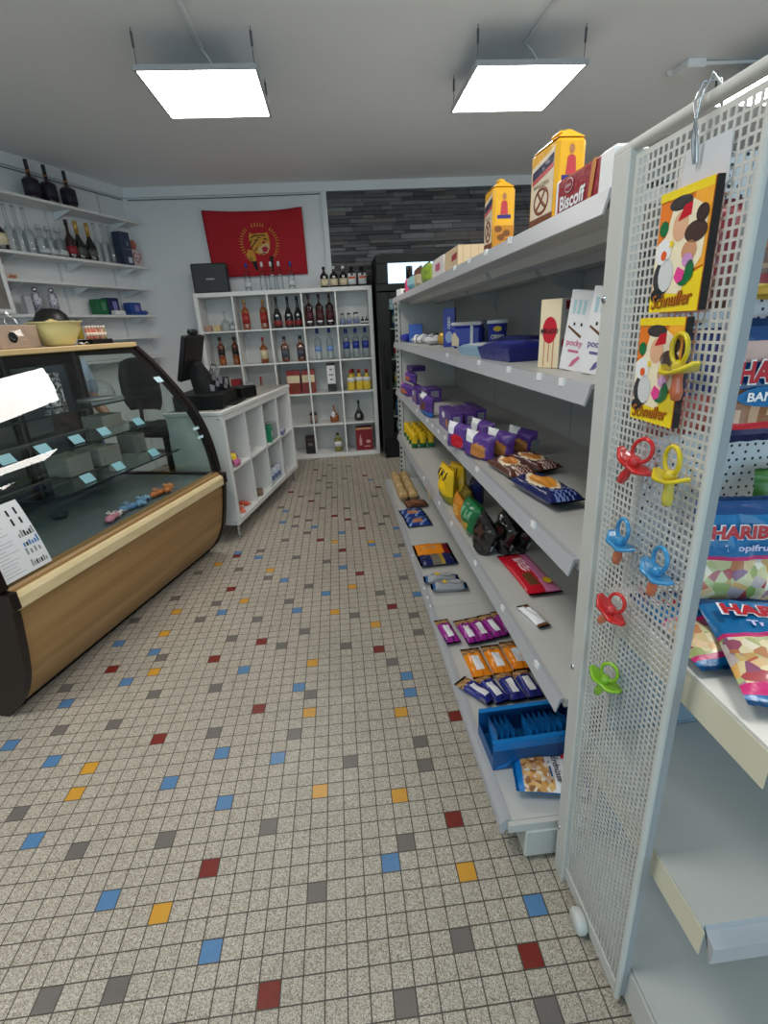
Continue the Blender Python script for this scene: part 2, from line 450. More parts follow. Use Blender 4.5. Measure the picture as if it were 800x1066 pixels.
for x in (-2.28, -.575, 1.135, 2.84):
    for y in LAMP_ROWS: lamp(x, y, 'lit square ceiling panel of the rows behind the viewer', 'ceiling panels behind the viewer')
for nm, x, yy, lab in (('left', -.572, 3.3, 'white cable duct on the ceiling leading to the left light panel'), ('right', 1.165, 3.3, 'white cable duct on the ceiling leading to the right light panel')):
    t = thing('cable_duct', lab, 'cable duct', (x, 0, CH))
    RB(-.0125, -1.2, -.016, .0125, yy, 0, .003).build('duct', TRIMW, t)
    MB().tube([(0, yy-.01, -.01), (.03, yy-.03, -.05), (.08, yy-.06, -.138)], .004, 6).build('flex_cord', TRIMW, t)
t = thing('junction_box', 'square white junction box on the ceiling at upper right', 'junction box', (2.29, 3.55, CH))
RB(-.06, -.07, -.045, .06, .07, 0, .006).build('box_body', CEILP, t)
MB().tube([(.06, -.03, -.014), (1.0, -.06, -.014)], .011, 8).build('conduit_pipe', CEILP, t)
t = MB().lathe([(0, -.02), (.018, -.02), (.022, -.008), (.03, 0)], 14).build('ceiling_hook', CEILP, None, (2.235, 3.66, CH))
tag(t, 'small round fitting on the ceiling left of the junction box', 'fitting')
# ================================================================ long gondola shelving
GZ = {5: 1.565, 4: 1.253, 3: .893, 2: .525, 1: .14}
GX, GBX = .464, .945
BAYS = [(.885, 1.945), (1.947, 2.985), (2.987, 4.02)]
gon = thing('gondola_shelving', 'long grey metal shop shelving unit stocked with snacks, along the aisle', 'shelving', (.7, 2.4, 0))
def G(mb, name, mat, parent=None, bev=0):
    """mesh given in world coordinates, parented to the gondola"""
    p = parent or gon
    o = mb.build(name, mat, p, bev=bev)
    o.location = -gon.location if p is gon else (0, 0, 0)
    return o
CLIPW = M('label_clip_white', (240, 240, 240), .4)
for lv in (1, 2, 3, 4, 5):
    z = GZ[lv]; fx = GX if lv > 1 else .348
    for (ya, yb) in BAYS:
        mb = MB()
        mb.box(fx+.012, ya, z-.022, GBX, yb, z)
        if lv > 1:
            for xx in (fx+.11, fx+.30): mb.add([(xx, ya+.02, z-.022), (xx+.10, ya+.02, z-.022), (xx+.085, ya+.02, z-.045), (xx+.015, ya+.02, z-.045), (xx, yb-.02, z-.022), (xx+.10, yb-.02, z-.022), (xx+.085, yb-.02, z-.045), (xx+.015, yb-.02, z-.045)], [(0, 1, 2, 3), (7, 6, 5, 4), (3, 2, 6, 7), (0, 3, 7, 4), (1, 5, 6, 2)])
        sh = G(mb, 'shelf', STEEL)
        r = MB()
        h = .034 if lv > 1 else .045
        # sloping price rail with a small lip
        prof = [(fx+.013, z+.004), (fx, z+.004), (fx-.010, z-h), (fx-.007, z-h-.002), (fx+.004, z-.004), (fx+.013, z-.006)]
        if lv == 1: prof = [(fx+.013, z+.004), (fx-.004, z+.004), (fx-.014, z-.012), (fx-.014, z-h), (fx-.008, z-h-.002), (fx+.012, z-.02)]
        r.sweepy(prof, ya+.001, yb-.001)
        if lv == 1: r.box(fx-.0155, ya+.001, z-.024, fx-.0135, yb-.001, z-.021)
        rl = r.build('price_rail', RAILG, sh)
for lv, ys in ((5, (1.36, 1.57, 1.76, 1.97)), (4, (1.0, 1.12, 1.33, 1.62, 2.1)), (3, (1.1, 1.62, 2.15, 2.3, 2.45, 2.6, 2.95)), (2, (1.02, 1.3, 1.62, 2.02, 2.3, 2.75)), (1, (1.95, 2.03, 2.12, 2.5))):
    z = GZ[lv]; fx = GX if lv > 1 else .348
    for y in ys:
        G(MB().box(fx-.006, y-.011, z-.010, fx+.001, y+.011, z+.006), 'label_clip', CLIPW)
# back panels, end panels, uprights, base
for (ya, yb) in BAYS:
    for k in range(4):
        G(B(GBX+.002, ya+.003, .1+k*.375, GBX+.016, yb-.003, .1+(k+1)*.375-.004), 'back_panel', STEELD)
for y in (.872, 1.946, 2.986, 4.028):
    G(B(GBX+.018, y-.015, .0, GBX+.05, y+.015, 1.6), 'upright', STEEL)
for y in (1.946, 2.986):
    for lv in (2, 3, 4, 5):
        z = GZ[lv]-.024
        G(MB().add([(GBX, y-.004, z), (GBX-.16, y-.004, z), (GBX-.13, y-.004, z-.04), (GBX-.03, y-.004, z-.075), (GBX, y-.004, z-.12), (GBX, y+.004, z), (GBX-.16, y+.004, z), (GBX-.13, y+.004, z-.04), (GBX-.03, y+.004, z-.075), (GBX, y+.004, z-.12)],
             [(0, 1, 2, 3, 4), (9, 8, 7, 6, 5), (0, 5, 6, 1), (1, 6, 7, 2), (2, 7, 8, 3), (3, 8, 9, 4)]), 'bracket', STEELD)
G(B(.52, 4.026, .1, GBX, 4.04, 1.56), 'end_panel', STEEL)
mb = B(.478, 4.045, .0, .515, 4.075, 1.575)
for k in range(38): mb.box(.4775, 4.052, .08+k*.039, .496, 4.064, .08+k*.039+.019, 1); mb.box(.482, 4.0445, .08+k*.039, .494, 4.06, .08+k*.039+.019, 1)
G(mb, 'slotted_post', [STEEL, DARKM])
for (ya, yb) in BAYS:
    G(MB().rbox(.40, ya, .015, .43, yb-.002, .112, .004), 'kick_plate', STEEL)
G(MB().rbox(.398, .868, .015, .94, .884, .112, .004).box(.352, .871, .113, .94, .8845, .138), 'base_end', STEEL)
FOOT = M('caster_plastic', (206, 208, 206), .3)
for x, y in ((.447, .91), (.447, 2.0), (.447, 3.0), (.447, 3.98)):
    G(MB().lathe([(0, 0), (.026, 0), (.03, .006), (.028, .014), (.012, .02), (.012, .04), (0, .04)], 18, mx=Matrix.Translation((x, y, 0))), 'foot', FOOT)
# ================================================================ end display: perforated side, peg wall, shelves
ec = thing('end_display', 'grey end-of-aisle display with perforated side panel and pegboard, right foreground', 'display rack', (.9, .7, 0))
EO = Vector((-.9, -.7, 0))
def E_(mb, name, mat, parent=None, **k):
    o = mb.build(name, mat, parent or ec, **k)
    if not parent: o.location = EO
    return o
PLEAN = (0, -.0187, 0)
PX = .4855
pan = MB()
py0, pz0 = .5665, .055
NCy, NCz = 20, 124
Ys = [py0]; Zs = [pz0]
for i in range(NCy):
    a = py0+.0018+i*.0115; Ys += [a, a+.0076]
Ys.append(.803)
for k in range(NCz):
    a = pz0+.006+k*.0123; Zs += [a, a+.0088]
Zs.append(1.59)
vi = {}
def pv(i, k):
    if (i, k) not in vi: vi[(i, k)] = len(pan.v); pan.v.append((0, Ys[i], Zs[k]))
    return vi[(i, k)]
for i in range(len(Ys)-1):
    for k in range(len(Zs)-1):
        if i % 2 == 1 and k % 2 == 1: continue
        pan.f.append([pv(i, k), pv(i+1, k), pv(i+1, k+1), pv(i, k+1)]); pan.m.append(0); pan.sm.append(False)
side = pan.build('perforated_side_panel', STEEL, ec, Vector((PX, 0, 0))+EO, PLEAN, solid=.0012)
RB(-.012, .803, .0, .022, .848, 1.6, .003).build('side_post', STEEL, side)
MB().tube([(0, .5615, .02), (0, .5615, 1.6)], .0065, 10).build('rolled_edge', STEEL, side)
B(-.004, .562, .02, .004, .803, .056).build('bottom_rail', STEEL, side)
MB().tube([(0, .852, 1.603), (0, .5, 1.603)], .0085, 14).build('top_rail', STEEL, side)
B(.003, .556, .03, .016, .561, 1.6).build('return_flange', M('flange_grey', (150, 154, 158), .45), side)
for z in (.16, .66, 1.40): MB().lathe([(0, -.015), (.005, -.0145), (.006, -.012)], 10, mx=Matrix.Translation((0, .838, z)) @ Matrix.Rotation(PI/2, 4, 'Y')).build('screw', CHROME, side)
def peg_mat():
    def bld(nt, co):
        sx = node(nt, 'ShaderNodeSeparateXYZ'); nt.links.new(co, sx.inputs[0]); ds = []
        for ox, oz, px in ((0, 0, .016), (.008, .014, .026)):
            fx = math_(nt, 'SUBTRACT', math_(nt, 'FRACT', math_(nt, 'DIVIDE', math_(nt, 'ADD', sx.outputs[0], ox), px)), .5)
            fz = math_(nt, 'SUBTRACT', math_(nt, 'FRACT', math_(nt, 'DIVIDE', math_(nt, 'ADD', sx.outputs[2], oz), .028)), .5)
            ds.append(math_(nt, 'SQRT', math_(nt, 'ADD', math_(nt, 'POWER', math_(nt, 'MULTIPLY', fx, px), 2), math_(nt, 'POWER', math_(nt, 'MULTIPLY', fz, .028), 2))))
        d = math_(nt, 'MINIMUM', ds[0], ds[1])
        return mixc(nt, math_(nt, 'LESS_THAN', d, .0029), (190, 196, 203), (18, 20, 26))
    return M2('pegboard', (190, 196, 203), .45, build=bld)
E_(B(.563, .838, .86, 1.6, .846, 1.6), 'pegboard', peg_mat())
E_(MB().box(.563, .838, .52, 1.6, .846, .858).box(.563, .8375, .47, 1.6, .8455, .518).box(.563, .838, .02, 1.6, .846, .468), 'lower_back_panel', BLUEP)
E_(MB().box(.565, .85, .0, .59, .866, 1.6).box(1.3, .85, 0, 1.34, .866, 1.6), 'upright', STEEL)
sl = MB()
for z in (.74, .755, .30, .315, .1): sl.box(.56, .8355, z, .63, .8375, z+.006)
for z, y0, nm in ((.852, .405, 1), (.462, .425, 2)):
    mb = MB(); mb.box(.512, y0+.02, z-.022, 1.6, .836, z).box(.506, y0+.02, z-.055, .512, .836, z+.002)
    sh = E_(mb, 'display_shelf', [M('shelf_off_white', (212, 211, 204), .4) if nm == 1 else STEEL])
    mb = MB().box(.5045, y0+.012, z-.06, .506, .8, z-.004)
    mb.build('shelf_side', CREAM, sh)
    MB().add([(.512, y0+.02, z), (.512, y0+.02, z-.008), (.512, y0-.004, z-.02), (.512, y0-.004, z-.056), (.512, y0, z-.058), (1.6, y0+.02, z), (1.6, y0+.02, z-.008), (1.6, y0-.004, z-.02), (1.6, y0-.004, z-.056), (1.6, y0, z-.058)],
        [(0, 1, 2, 3, 4)[::-1], (5, 6, 7, 8, 9), (1, 6, 7, 2)[::-1], (2, 7, 8, 3)[::-1], (0, 4, 9, 5), (3, 8, 9, 4)[::-1]]).build('price_rail', RAILG, sh)
    if nm == 2: MB().add([(.53, y0-.0045, z-.02), (.9, y0-.0045, z-.02), (.9, y0-.002, z-.004), (.53, y0+.012, z-.004)], [(0, 1, 2, 3)]).build('torn_label_strip', CLEARP, sh)
E_(MB().box(.512, .40, .092, 1.6, .836, .115).box(.505, .40, .03, .512, .836, .117).box(.512, .40, .02, 1.6, .412, .09), 'base_shelf', [STEEL])
E_(B(.4995, .385, .02, .504, .836, .11), 'base_side', STEEL)
for x, y in ((.468, .70), (1.2, .6)):
    E_(MB().lathe([(0, -.012), (.024, -.012), (.028, -.006), (.028, .006), (.024, .012), (0, .012)], 18, mx=Matrix.Translation((x, y, .028)) @ Matrix.Rotation(PI/2, 4, 'Y')), 'caster_wheel', FOOT)
# ================================================================ curved glass counter
CP = Vector((-1.38, 1.67, 0)); CR = -math.atan2(.2912, .9566); CL = 1.507
def cw(o, u, z=0):
    return CP+Vector((math.cos(CR)*o-math.sin(CR)*u, math.sin(CR)*o+math.cos(CR)*u, z))
OAK = M2('oak_front', (160, 122, 76), .42, build=lambda nt, co: ramp(nt, noise(nt, co, 9, 6, (1, .05, 1.6)), [(.3, (126, 94, 56)), (.5, (158, 122, 76)), (.7, (178, 142, 94))]))
PINE = M2('pale_wood', (222, 190, 138), .4, build=lambda nt, co: ramp(nt, noise(nt, co, 8, 4, (1, .06, 1)), [(.3, (212, 180, 128)), (.7, (230, 200, 150))]))
CREAMW = M2('cream_rail', (226, 204, 158), .35, build=lambda nt, co: ramp(nt, noise(nt, co, 30, 4, (1, .3, 1)), [(.3, (220, 197, 150)), (.7, (232, 211, 168))]))
BROWN = M('dark_brown_plastic', (28, 17, 15), .35, spec=.4)
DECK = M('deck_grey', (104, 112, 114), .25)
case = thing('glass_counter', 'curved glass display counter with wood front, at left of the aisle', 'display counter', CP, CR)
def Cc(mb, name, mat, parent=None, **k): return mb.build(name, mat, parent or case, **k)
fp = [(-.005, .03), (.045, .08), (.085, .14), (.115, .21), (.135, .29), (.15, .37), (.162, .44), (.168, .492)]
gp = [(.150, .57), (.142, .66), (.128, .75), (.103, .85), (.062, .95), (0, 1.045), (-.08, 1.15), (-.165, 1.25), (-.252, 1.338)]
def smooth_curve(p, n=5):
    out = []
    for i in range(len(p)-1):
        a = p[max(i-1, 0)]; b = p[i]; c = p[i+1]; d = p[min(i+2, len(p)-1)]
        for k in range(n):
            t = k/n
            out.append(tuple(.5*((2*b[q])+(-a[q]+c[q])*t+(2*a[q]-5*b[q]+4*c[q]-d[q])*t*t+(-a[q]+3*b[q]-3*c[q]+d[q])*t**3) for q in (0, 1)))
    return out+[p[-1]]
fpc, gpc = smooth_curve(fp), smooth_curve(gp)
Cc(MB().sweepy(fpc+[(x-.018, z) for x, z in fpc[::-1]], .02, CL-.02, smooth=False), 'front_panel', OAK)
Cc(B(-.70, .02, .0, -.03, CL-.02, .032), 'plinth', DARKM)
Cc(MB().sweepy([(.145, .488), (.178, .488), (.184, .494), (.186, .535), (.178, .55), (.165, .553), (.145, .553)], .012, CL-.012), 'front_rail', CREAMW)
Cc(MB().sweepy([(.11, .548), (.164, .554), (.162, .564), (.153, .572), (.11, .572)], .02, CL-.02), 'sill_strip', OAK)
Cc(B(-.70, .02, .50, .105, CL-.02, .552), 'deck', DECK)
Cc(B(-.72, .02, .03, -.66, CL-.02, .50), 'back_cabinet', DARKM)
g = MB(); n = len(gpc)
g.grid(lambda u, v: (gpc[min(int(v*(n-1)+.5), n-1)][0], .02+u*(CL-.04), gpc[min(int(v*(n-1)+.5), n-1)][1]), 2, n-1)
Cc(g, 'curved_glass', CASEG)
topb = Cc(RB(-.64, -.005, 1.336, -.238, CL+.0, 1.362, .004), 'top_board', PINE)
# ends: lower cheek, arched frame, glass
out = fpc+[(.186, .49), (.192, .56)]+[(x+.014, z+.002) for x, z in gpc[1:]]
inn = [(x-.034, z-.028) for x, z in gpc]
for y0, y1 in ((-.012, .02), (CL-.02, CL+.012)):
    low = [(-.72, 0), (-.03, 0)]+[(x+.012, z) for x, z in fpc]+[(.192, .50), (.192, .565), (-.72, .565)]
    e = Cc(MB().sweepy(low, y0, y1), 'end_cheek', BROWN)
    a = [(x+.012, z+.004) for x, z in gpc]; b = [(x-.036, z-.02) for x, z in gpc]
    mb = MB()
    for i in range(len(a)-1):
        mb.add([(a[i][0], y0, a[i][1]), (a[i+1][0], y0, a[i+1][1]), (b[i+1][0], y0, b[i+1][1]), (b[i][0], y0, b[i][1]),
                (a[i][0], y1, a[i][1]), (a[i+1][0], y1, a[i+1][1]), (b[i+1][0], y1, b[i+1][1]), (b[i][0], y1, b[i][1])],
               [(0, 1, 2, 3), (7, 6, 5, 4), (0, 4, 5, 1), (3, 2, 6, 7)], 0)
    mb.box(-.66, y0, 1.30, -.24, y1, 1.334); mb.box(-.70, y0, .565, -.665, y1, 1.334)
    mb.build('end_arch', BROWN, case)
    yy = (y0+y1)/2
    poly = [(-.66, .57)]+[(x-.02, z-.01) for x, z in gpc]+[(-.66, 1.31)]
    MB().add([(x, yy, z) for x, z in poly], [tuple(range(len(poly)))]).build('end_glass', PANE, case)
# back: dark frames with sliding doors
mb = MB().box(-.71, .02, 1.26, -.67, CL-.02, 1.335).box(-.71, .02, .552, -.67, CL-.02, .60)
for y in (.02, .5, .98, CL-.07): mb.box(-.712, y, .6, -.668, y+.05, 1.26)
Cc(mb, 'door_frame', DARK)
for k, (a, b) in enumerate(((.07, .5), (.55, .98), (1.03, CL-.07))):
    MB().box(-.694, a, .6, -.69, b, 1.26).build('sliding_door', TINT, case)
SHG = glassy('shelf_glass', (228, 238, 235), ior=1.45)
SEDGE = M('glass_edge_green', (30, 44, 42), .2)
for zz, oo in ((1.062, -.21), (.902, -.16), (.724, -.075)):
    s_ = Cc(MB().box(-.64, .03, zz-.006, oo, CL-.03, zz), 'glass_shelf', SHG)
    B(oo, .03, zz-.007, oo+.004, CL-.03, zz+.001).build('shelf_edge', SEDGE, s_)
    if zz < 1.0:
        B(oo-.30, .03, zz+.001, oo-.297, CL-.03, zz+.012).build('card_rail', CHROME, s_)
for u in (.05, .52, .98, CL-.055):
    Cc(MB().tube([(-.645, u, .555), (-.645, u, 1.33)], .008, 8).tube([(-.64, u, 1.052), (-.22, u, 1.052)], .005, 6).tube([(-.64, u, .892), (-.17, u, .892)], .005, 6).tube([(-.64, u, .714), (-.085, u, .714)], .005, 6), 'shelf_support', M('support_dark', (60, 62, 64), .4, .6))
# sticker labels on the far end of the curved glass
def on_glass(z, off=.002):
    for i in range(len(gpc)-1):
        if gpc[i][1] <= z <= gpc[i+1][1]:
            t = (z-gpc[i][1])/(gpc[i+1][1]-gpc[i][1]); x = gpc[i][0]+(gpc[i+1][0]-gpc[i][0])*t
            d = Vector((gpc[i+1][0]-gpc[i][0], gpc[i+1][1]-gpc[i][1])).normalized()
            return x+d.y*off, z-d.x*off
STK = M('sticker_blue', (196, 222, 232), .3)
for u0, za, zb, lab in ((1.39, 1.135, 1.165, 'pale sticker high on the far end of the curved counter glass'), (1.395, .853, .868, 'upper pale blue tag low on the far end of the curved counter glass'), (1.4, .80, .815, 'lower pale blue tag low on the far end of the curved counter glass')):
    a, b = on_glass(za), on_glass(zb)
    st = MB().quad((a[0], u0, a[1]), (a[0], u0+.06, a[1]), (b[0], u0+.06, b[1]), (b[0], u0, b[1])).build('sticker', STK, case)
# printed sheet taped on the glass
sh = thing('paper_sheet', 'white printed information sheet taped on the near end of the counter glass', 'poster', CP, CR)
def sheet(u, v):
    z = .585+v*.262; p = on_glass(z, .004); u1 = .222-.028*v
    return (p[0], .022+u*(u1-.022), p[1])
mb = MB().grid(sheet, 6, 16); cm = [PAPER, BLACKINK, M('print_red', (168, 50, 58), .6), M('print_blue', (86, 130, 190), .6), M('print_grey', (150, 150, 154), .6), M('print_cream', (226, 214, 200), .6)]
def ink(u0, v0, u1, v1, m):
    q = []
    for u, v in ((u0, v0), (u1, v0), (u1, v1), (u0, v1)):
        z = .585+v*.262; p = on_glass(z, .0046); uu = .222-.028*v; q.append((p[0], .022+u*(uu-.022), p[1]))
    mb.quad(*q, m=m+1)
rr = random.Random(5)
for k, (v, n_, cs) in enumerate(((.82, 2, (0,)), (.68, 2, (0, 3)), (.5, 6, (0, 3)), (.36, 6, (2, 1, 0)), (.24, 4, (3,)), (.06, 7, (0, 3)))):
    for i in range(n_):
        u = .62+.36*(i+.1)/n_-.02*(k > 3); ink(u, v, u+min(.045, .25/n_), v+rr.uniform(.05, .11), rr.choice(cs))
for k in range(14):
    v = .06+k*.05; ink(.06, v, .06+rr.uniform(.2, .45), v+.006, 3)
ink(.1, .88, .55, .93, 4)
mb.build('sheet', cm, sh)
# ================================================================ low white cube shelf used as till desk
DP = Vector((-.78, 3.231, 0)); DR = -math.atan2(.20683, .97838)
def dw(o, u, z=0): return DP+Vector((math.cos(DR)*o-math.sin(DR)*u, math.sin(DR)*o+math.cos(DR)*u, z))
desk = thing('cube_shelf_desk', 'low white eight-compartment shelf on metal legs used as till desk', 'shelf desk', DP, DR)
D0, D1, DZ0, DZ1 = .045, 1.535, .115, .885
mb = MB()
mb.rbox(-.39, D0, DZ0, 0, D0+.04, DZ1, .002).rbox(-.39, D1-.04, DZ0, 0, D1, DZ1, .002).rbox(-.39, D0+.04, DZ0, 0, D1-.04, DZ0+.04, .002).rbox(-.39, D0+.04, DZ1-.04, 0, D1-.04, DZ1, .002)
mb.build('frame', WHITE, desk)
B(-.386, D0+.04, DZ0+.04, -.376, D1-.04, DZ1-.04).build('back_board', WHITE, desk)
DI = (D1-D0-.08); cwid = (DI-3*.016)/4
for k in range(1, 4): B(-.375, D0+.04+k*cwid+(k-1)*.016, DZ0+.04, -.004, D0+.04+k*cwid+k*.016, DZ1-.04).build('divider', WHITE, desk)
for k in range(4):
    y = D0+.04+k*(cwid+.016); B(-.375, y, .492, -.005, y+cwid, .508).build('shelf_board', WHITE, desk)
GREYTOP = M2('desk_top_grey', (140, 138, 134), .4, build=lambda nt, co: ramp(nt, noise(nt, co, 6, 6, (1, .2, 1)), [(.3, (120, 118, 114)), (.7, (158, 155, 150))]))
t_ = RB(-.40, D0-.012, DZ1+.001, .006, D1+.012, DZ1+.027, .003).build('top_slab', WHITE, desk)
B(-.385, D0+.004, DZ1+.027, -.012, D1-.004, DZ1+.0285).build('top_mat', GREYTOP, t_)
for o_, u_ in ((-.04, D0+.05), (-.35, D0+.05), (-.04, D1-.05), (-.35, D1-.05)):
    MB().tube([(o_, u_, DZ0), (o_, u_, .006)], .012, 10).lathe([(0, 0), (.014, 0), (.014, .006), (0, .006)], 10, mx=Matrix.Translation((o_, u_, 0))).build('leg', CHROME, desk)
for z in (.135, .862): MB().lathe([(0, 0), (.006, 0), (.006, .001), (0, .001)], 8, mx=Matrix.Translation((-.03, D0, z)) @ Matrix.Rotation(PI/2, 4, 'X')).build('screw', M('screw_grey', (120, 120, 120), .4), desk)
DTOP = DZ1+.0286
# till: monitor on stand, printer box
pos = thing('cash_register', 'black till with tilted screen on a base, standing on the white desk', 'cash register', dw(-.2, .3, DTOP), DR+.15)
RB(-.17, -.2, 0, .15, .23, .10, .008).build('cash_drawer', DARK, pos)
RB(.1, -.02, 0, .2, .28, .014, .004).build('foot_plate', DARK, pos)
MB().add([(-.05, -.10, .10), (.08, -.10, .10), (.08, .12, .10), (-.05, .12, .10), (-.09, -.06, .30), (-.03, -.06, .30), (-.03, .08, .30), (-.09, .08, .30)], [(3, 2, 1, 0), (4, 5, 6, 7), (0, 1, 5, 4), (1, 2, 6, 5), (2, 3, 7, 6), (3, 0, 4, 7)]).build('stand', DARK, pos)
scr = RB(-.018, -.19, -.14, .018, .19, .15, .008).build('screen', DARK, pos, (-.06, -.01, .325), (0, .28, 0))
RB(-.03, -.05, .15, .01, .06, .185, .008).build('customer_display', DARK, scr)
MB().rbox(.05, .06, .10, .12, .18, .18, .006).build('card_reader', DARK, pos)
SIL = M('silver_foil', (190, 190, 194), .25, .8)
rb_ = thing('hanging_trinkets', 'bunch of silvery trinkets hanging on the side of the till', 'trinkets', dw(-.045, .12, DTOP), DR)
for k in range(14):
    x, y, z = rr.uniform(-.02, .03), rr.uniform(-.05, .10), rr.uniform(.105, .25)
    MB().add([(x, y, z), (x+.012, y+.02, z-.005), (x+.014, y+.024, z+.03), (x, y+.008, z+.038)], [(0, 1, 2, 3)]).build('trinket', SIL, rb_, solid=.003)
MB().tube([(-.01, -.04, 0), (-.02, -.05, .2), (-.01, .02, .29), (.0, .1, .26)], .004, 6).build('trinket_rod', DARK, rb_)
pr_ = thing('receipt_printer', 'black box printer with white paper end on the desk beside the till', 'printer', dw(-.12, .70, DTOP), DR-.2)
RB(-.08, -.10, 0, .08, .10, .085, .008).build('body', DARK, pr_)
MB().rbox(-.03, .101, .02, .03, .104, .085, .001).build('label', PAPER, pr_)
MB().grid(lambda u, v: (-.03+.06*u, .104+.03*math.sin(v*2.2), .085+.02*math.cos(v*3)), 3, 8).build('paper_curl', PAPER, pr_, solid=.0006)
# ================================================================ tall white bookshelf 5 x 5
BX0, BX1, BY0, BY1, BZ = -1.385, .42, 5.51, 5.86, 1.775
bs = thing('cube_bookcase', 'tall white twenty-five-compartment bookcase full of bottles against the back wall', 'bookcase', ((BX0+BX1)/2, BY0, 0))
bo = -bs.location
MB().rbox(BX0, BY0, 0, BX0+.04, BY1, BZ, .002).rbox(BX1-.04, BY0, 0, BX1, BY1, BZ, .002).rbox(BX0+.04, BY0, 0, BX1-.04, BY1, .04, .002).rbox(BX0+.04, BY0, BZ-.04, BX1-.04, BY1, BZ, .002).build('frame', WHITE, bs, bo)
B(BX0+.04, BY1-.008, .04, BX1-.04, BY1-.002, BZ-.04).build('back_board', WHITE, bs, bo)
bw = (BX1-BX0-.08-4*.016)/5; bh = (BZ-.08-4*.016)/5
def bcell(c, r):
    """x centre and floor z of compartment (column from left, row from top)"""
    return BX0+.04+c*(bw+.016)+bw/2, BZ-.04-(r+1)*bh-r*.016
for c in range(1, 5): x = BX0+.04+c*bw+(c-1)*.016; B(x, BY0+.004, .04, x+.016, BY1-.009, BZ-.04).build('divider', WHITE, bs, bo)
for c in range(5):
    for r in range(4):
        x, z = bcell(c, r); B(x-bw/2, BY0+.005, z-.016, x+bw/2, BY1-.009, z).build('shelf_board', WHITE, bs, bo)
# ================================================================ shelves on the angled left wall
WS = []
for k, (z, lab) in enumerate(((2.455, 'white wall shelf, highest of the six, carrying three dark bottles'), (2.053, 'white wall shelf, second from top, carrying clear and champagne bottles'), (1.855, 'white wall shelf, third from top, nearly empty'), (1.602, 'white wall shelf, fourth from top, carrying bottle tubes and boxes'), (1.40, 'white wall shelf, fifth from top, just above the counter top'), (1.205, 'white wall shelf, lowest in view, ending behind the till'))):
    s_ = thing('wall_shelf', lab, 'shelf', W0, WROT, 'white shelves on the left wall')
    L_ = 3.6
    v = [(0.006, -.02), (.22, -.05 if 0 else -.10), (.22, -L_), (.006, -L_)]
    MB().prism([(.006, -.012), (.22, -.10), (.22, -L_), (.006, -L_)], z-.02, z).build('board', WHITE, s_)
    for a in (.25, .87, 1.49, 2.11, 2.73):
        MB().add([(.006, -a-.004, z-.021), (.2, -a-.004, z-.021), (.19, -a-.004, z-.03), (.006, -a-.004, z-.085), (.006, -a+.004, z-.021), (.2, -a+.004, z-.021), (.19, -a+.004, z-.03), (.006, -a+.004, z-.085)], [(0, 1, 2, 3), (7, 6, 5, 4), (1, 5, 6, 2), (2, 6, 7, 3)]).build('bracket', TRIMW, s_)
fr = thing('framed_board', 'white framed board standing against the wall shelves at the left edge', 'framed board', wp(1.67, .245, 1.604), WROT)
mb = MB().rbox(0, -.62, 0, .02, 0, .03, .003).rbox(0, -.62, .42, .02, 0, .45, .003).rbox(0, -.03, .03, .02, 0, .42, .003).rbox(0, -.62, .03, .02, -.59, .42, .003)
mb.build('frame', WHITE, fr)
B(.004, -.59, .03, .012, -.03, .42).build('panel', M2('board_brown', (120, 112, 106), .5, build=lambda nt, co: mixc(nt, noise(nt, co, 9), (96, 88, 84), (150, 142, 136))), fr)
# ================================================================ flag
FW, FH = 1.0, .62
fl = thing('flag', 'red flag with a yellow tiger head emblem pinned on the back wall', 'flag', (-.73, 5.865, 2.25))
def flag_pt(x, z, off=0):
    sag = -.022*(1-(x/.5)**2)*(.5+z/.64)
    wv = .008*math.sin(7*x+2*z)+.006*math.sin(13*x-5*z)
    return (x+.012*math.sin(3*z)*(x < 0)*-1, -.016+wv-off, z+sag)
RED = M2('flag_red', (178, 18, 34), .8, build=lambda nt, co: mixc(nt, noise(nt, co, 5), (166, 12, 28), (186, 24, 38)))
MB().grid(lambda u, v: flag_pt((u-.5)*FW, (v-.5)*FH), 30, 18).build('cloth', RED, fl, solid=.0015)
YEL = M('flag_yellow', (206, 148, 56), .8); FBK = M('flag_black', (28, 22, 22), .8); FPK = M('flag_cream', (214, 178, 128), .8); FRD = M('flag_mouth', (168, 34, 62), .8)
def fpoly(mb, poly, m, off, cx=.03, cz=-.0):
    pts = [flag_pt(cx+x, cz+z, off) for x, z in poly]; mb.add(pts, [tuple(range(len(pts)))], m)
mb = MB()
for k in range(44):
    a = 2*PI*k/44
    if -2.3 < ((a+PI) % (2*PI))-PI < -.85: continue
    if abs(a-1.05) < .12 or abs(a-2.05) < .12: continue
    ca, sa = math.cos(a), math.sin(a); t = .0055
    fpoly(mb, [(.168*ca-t*sa, .168*sa+t*ca), (.168*ca+t*sa, .168*sa-t*ca), (.203*ca+t*sa*.5, .203*sa-t*ca*.5), (.203*ca-t*sa*.5, .203*sa+t*ca*.5)], 0, .003)
fpoly(mb, [(-.1, .075), (-.085, .108), (-.05, .095), (0, .104), (.05, .1), (.085, .112), (.1, .08), (.106, .02), (.098, -.04), (.07, -.085), (.03, -.105), (-.02, -.1), (-.06, -.08), (-.09, -.03)], 0, .003)
fpoly(mb, [(-.13, -.05), (-.075, -.06), (-.06, -.11), (-.06, -.155), (-.09, -.17), (-.13, -.155), (-.15, -.11)], 0, .0032)
fpoly(mb, [(-.02, -.04), (.04, .0), (.09, .01), (.1, -.04), (.07, -.09), (.02, -.1), (-.02, -.08)], 2, .0042)
fpoly(mb, [(.015, -.035), (.06, -.02), (.085, -.045), (.06, -.08), (.025, -.078)], 3, .0052)
fpoly(mb, [(.022, .02), (.055, .028), (.06, .008), (.035, .0)], 3, .0052)
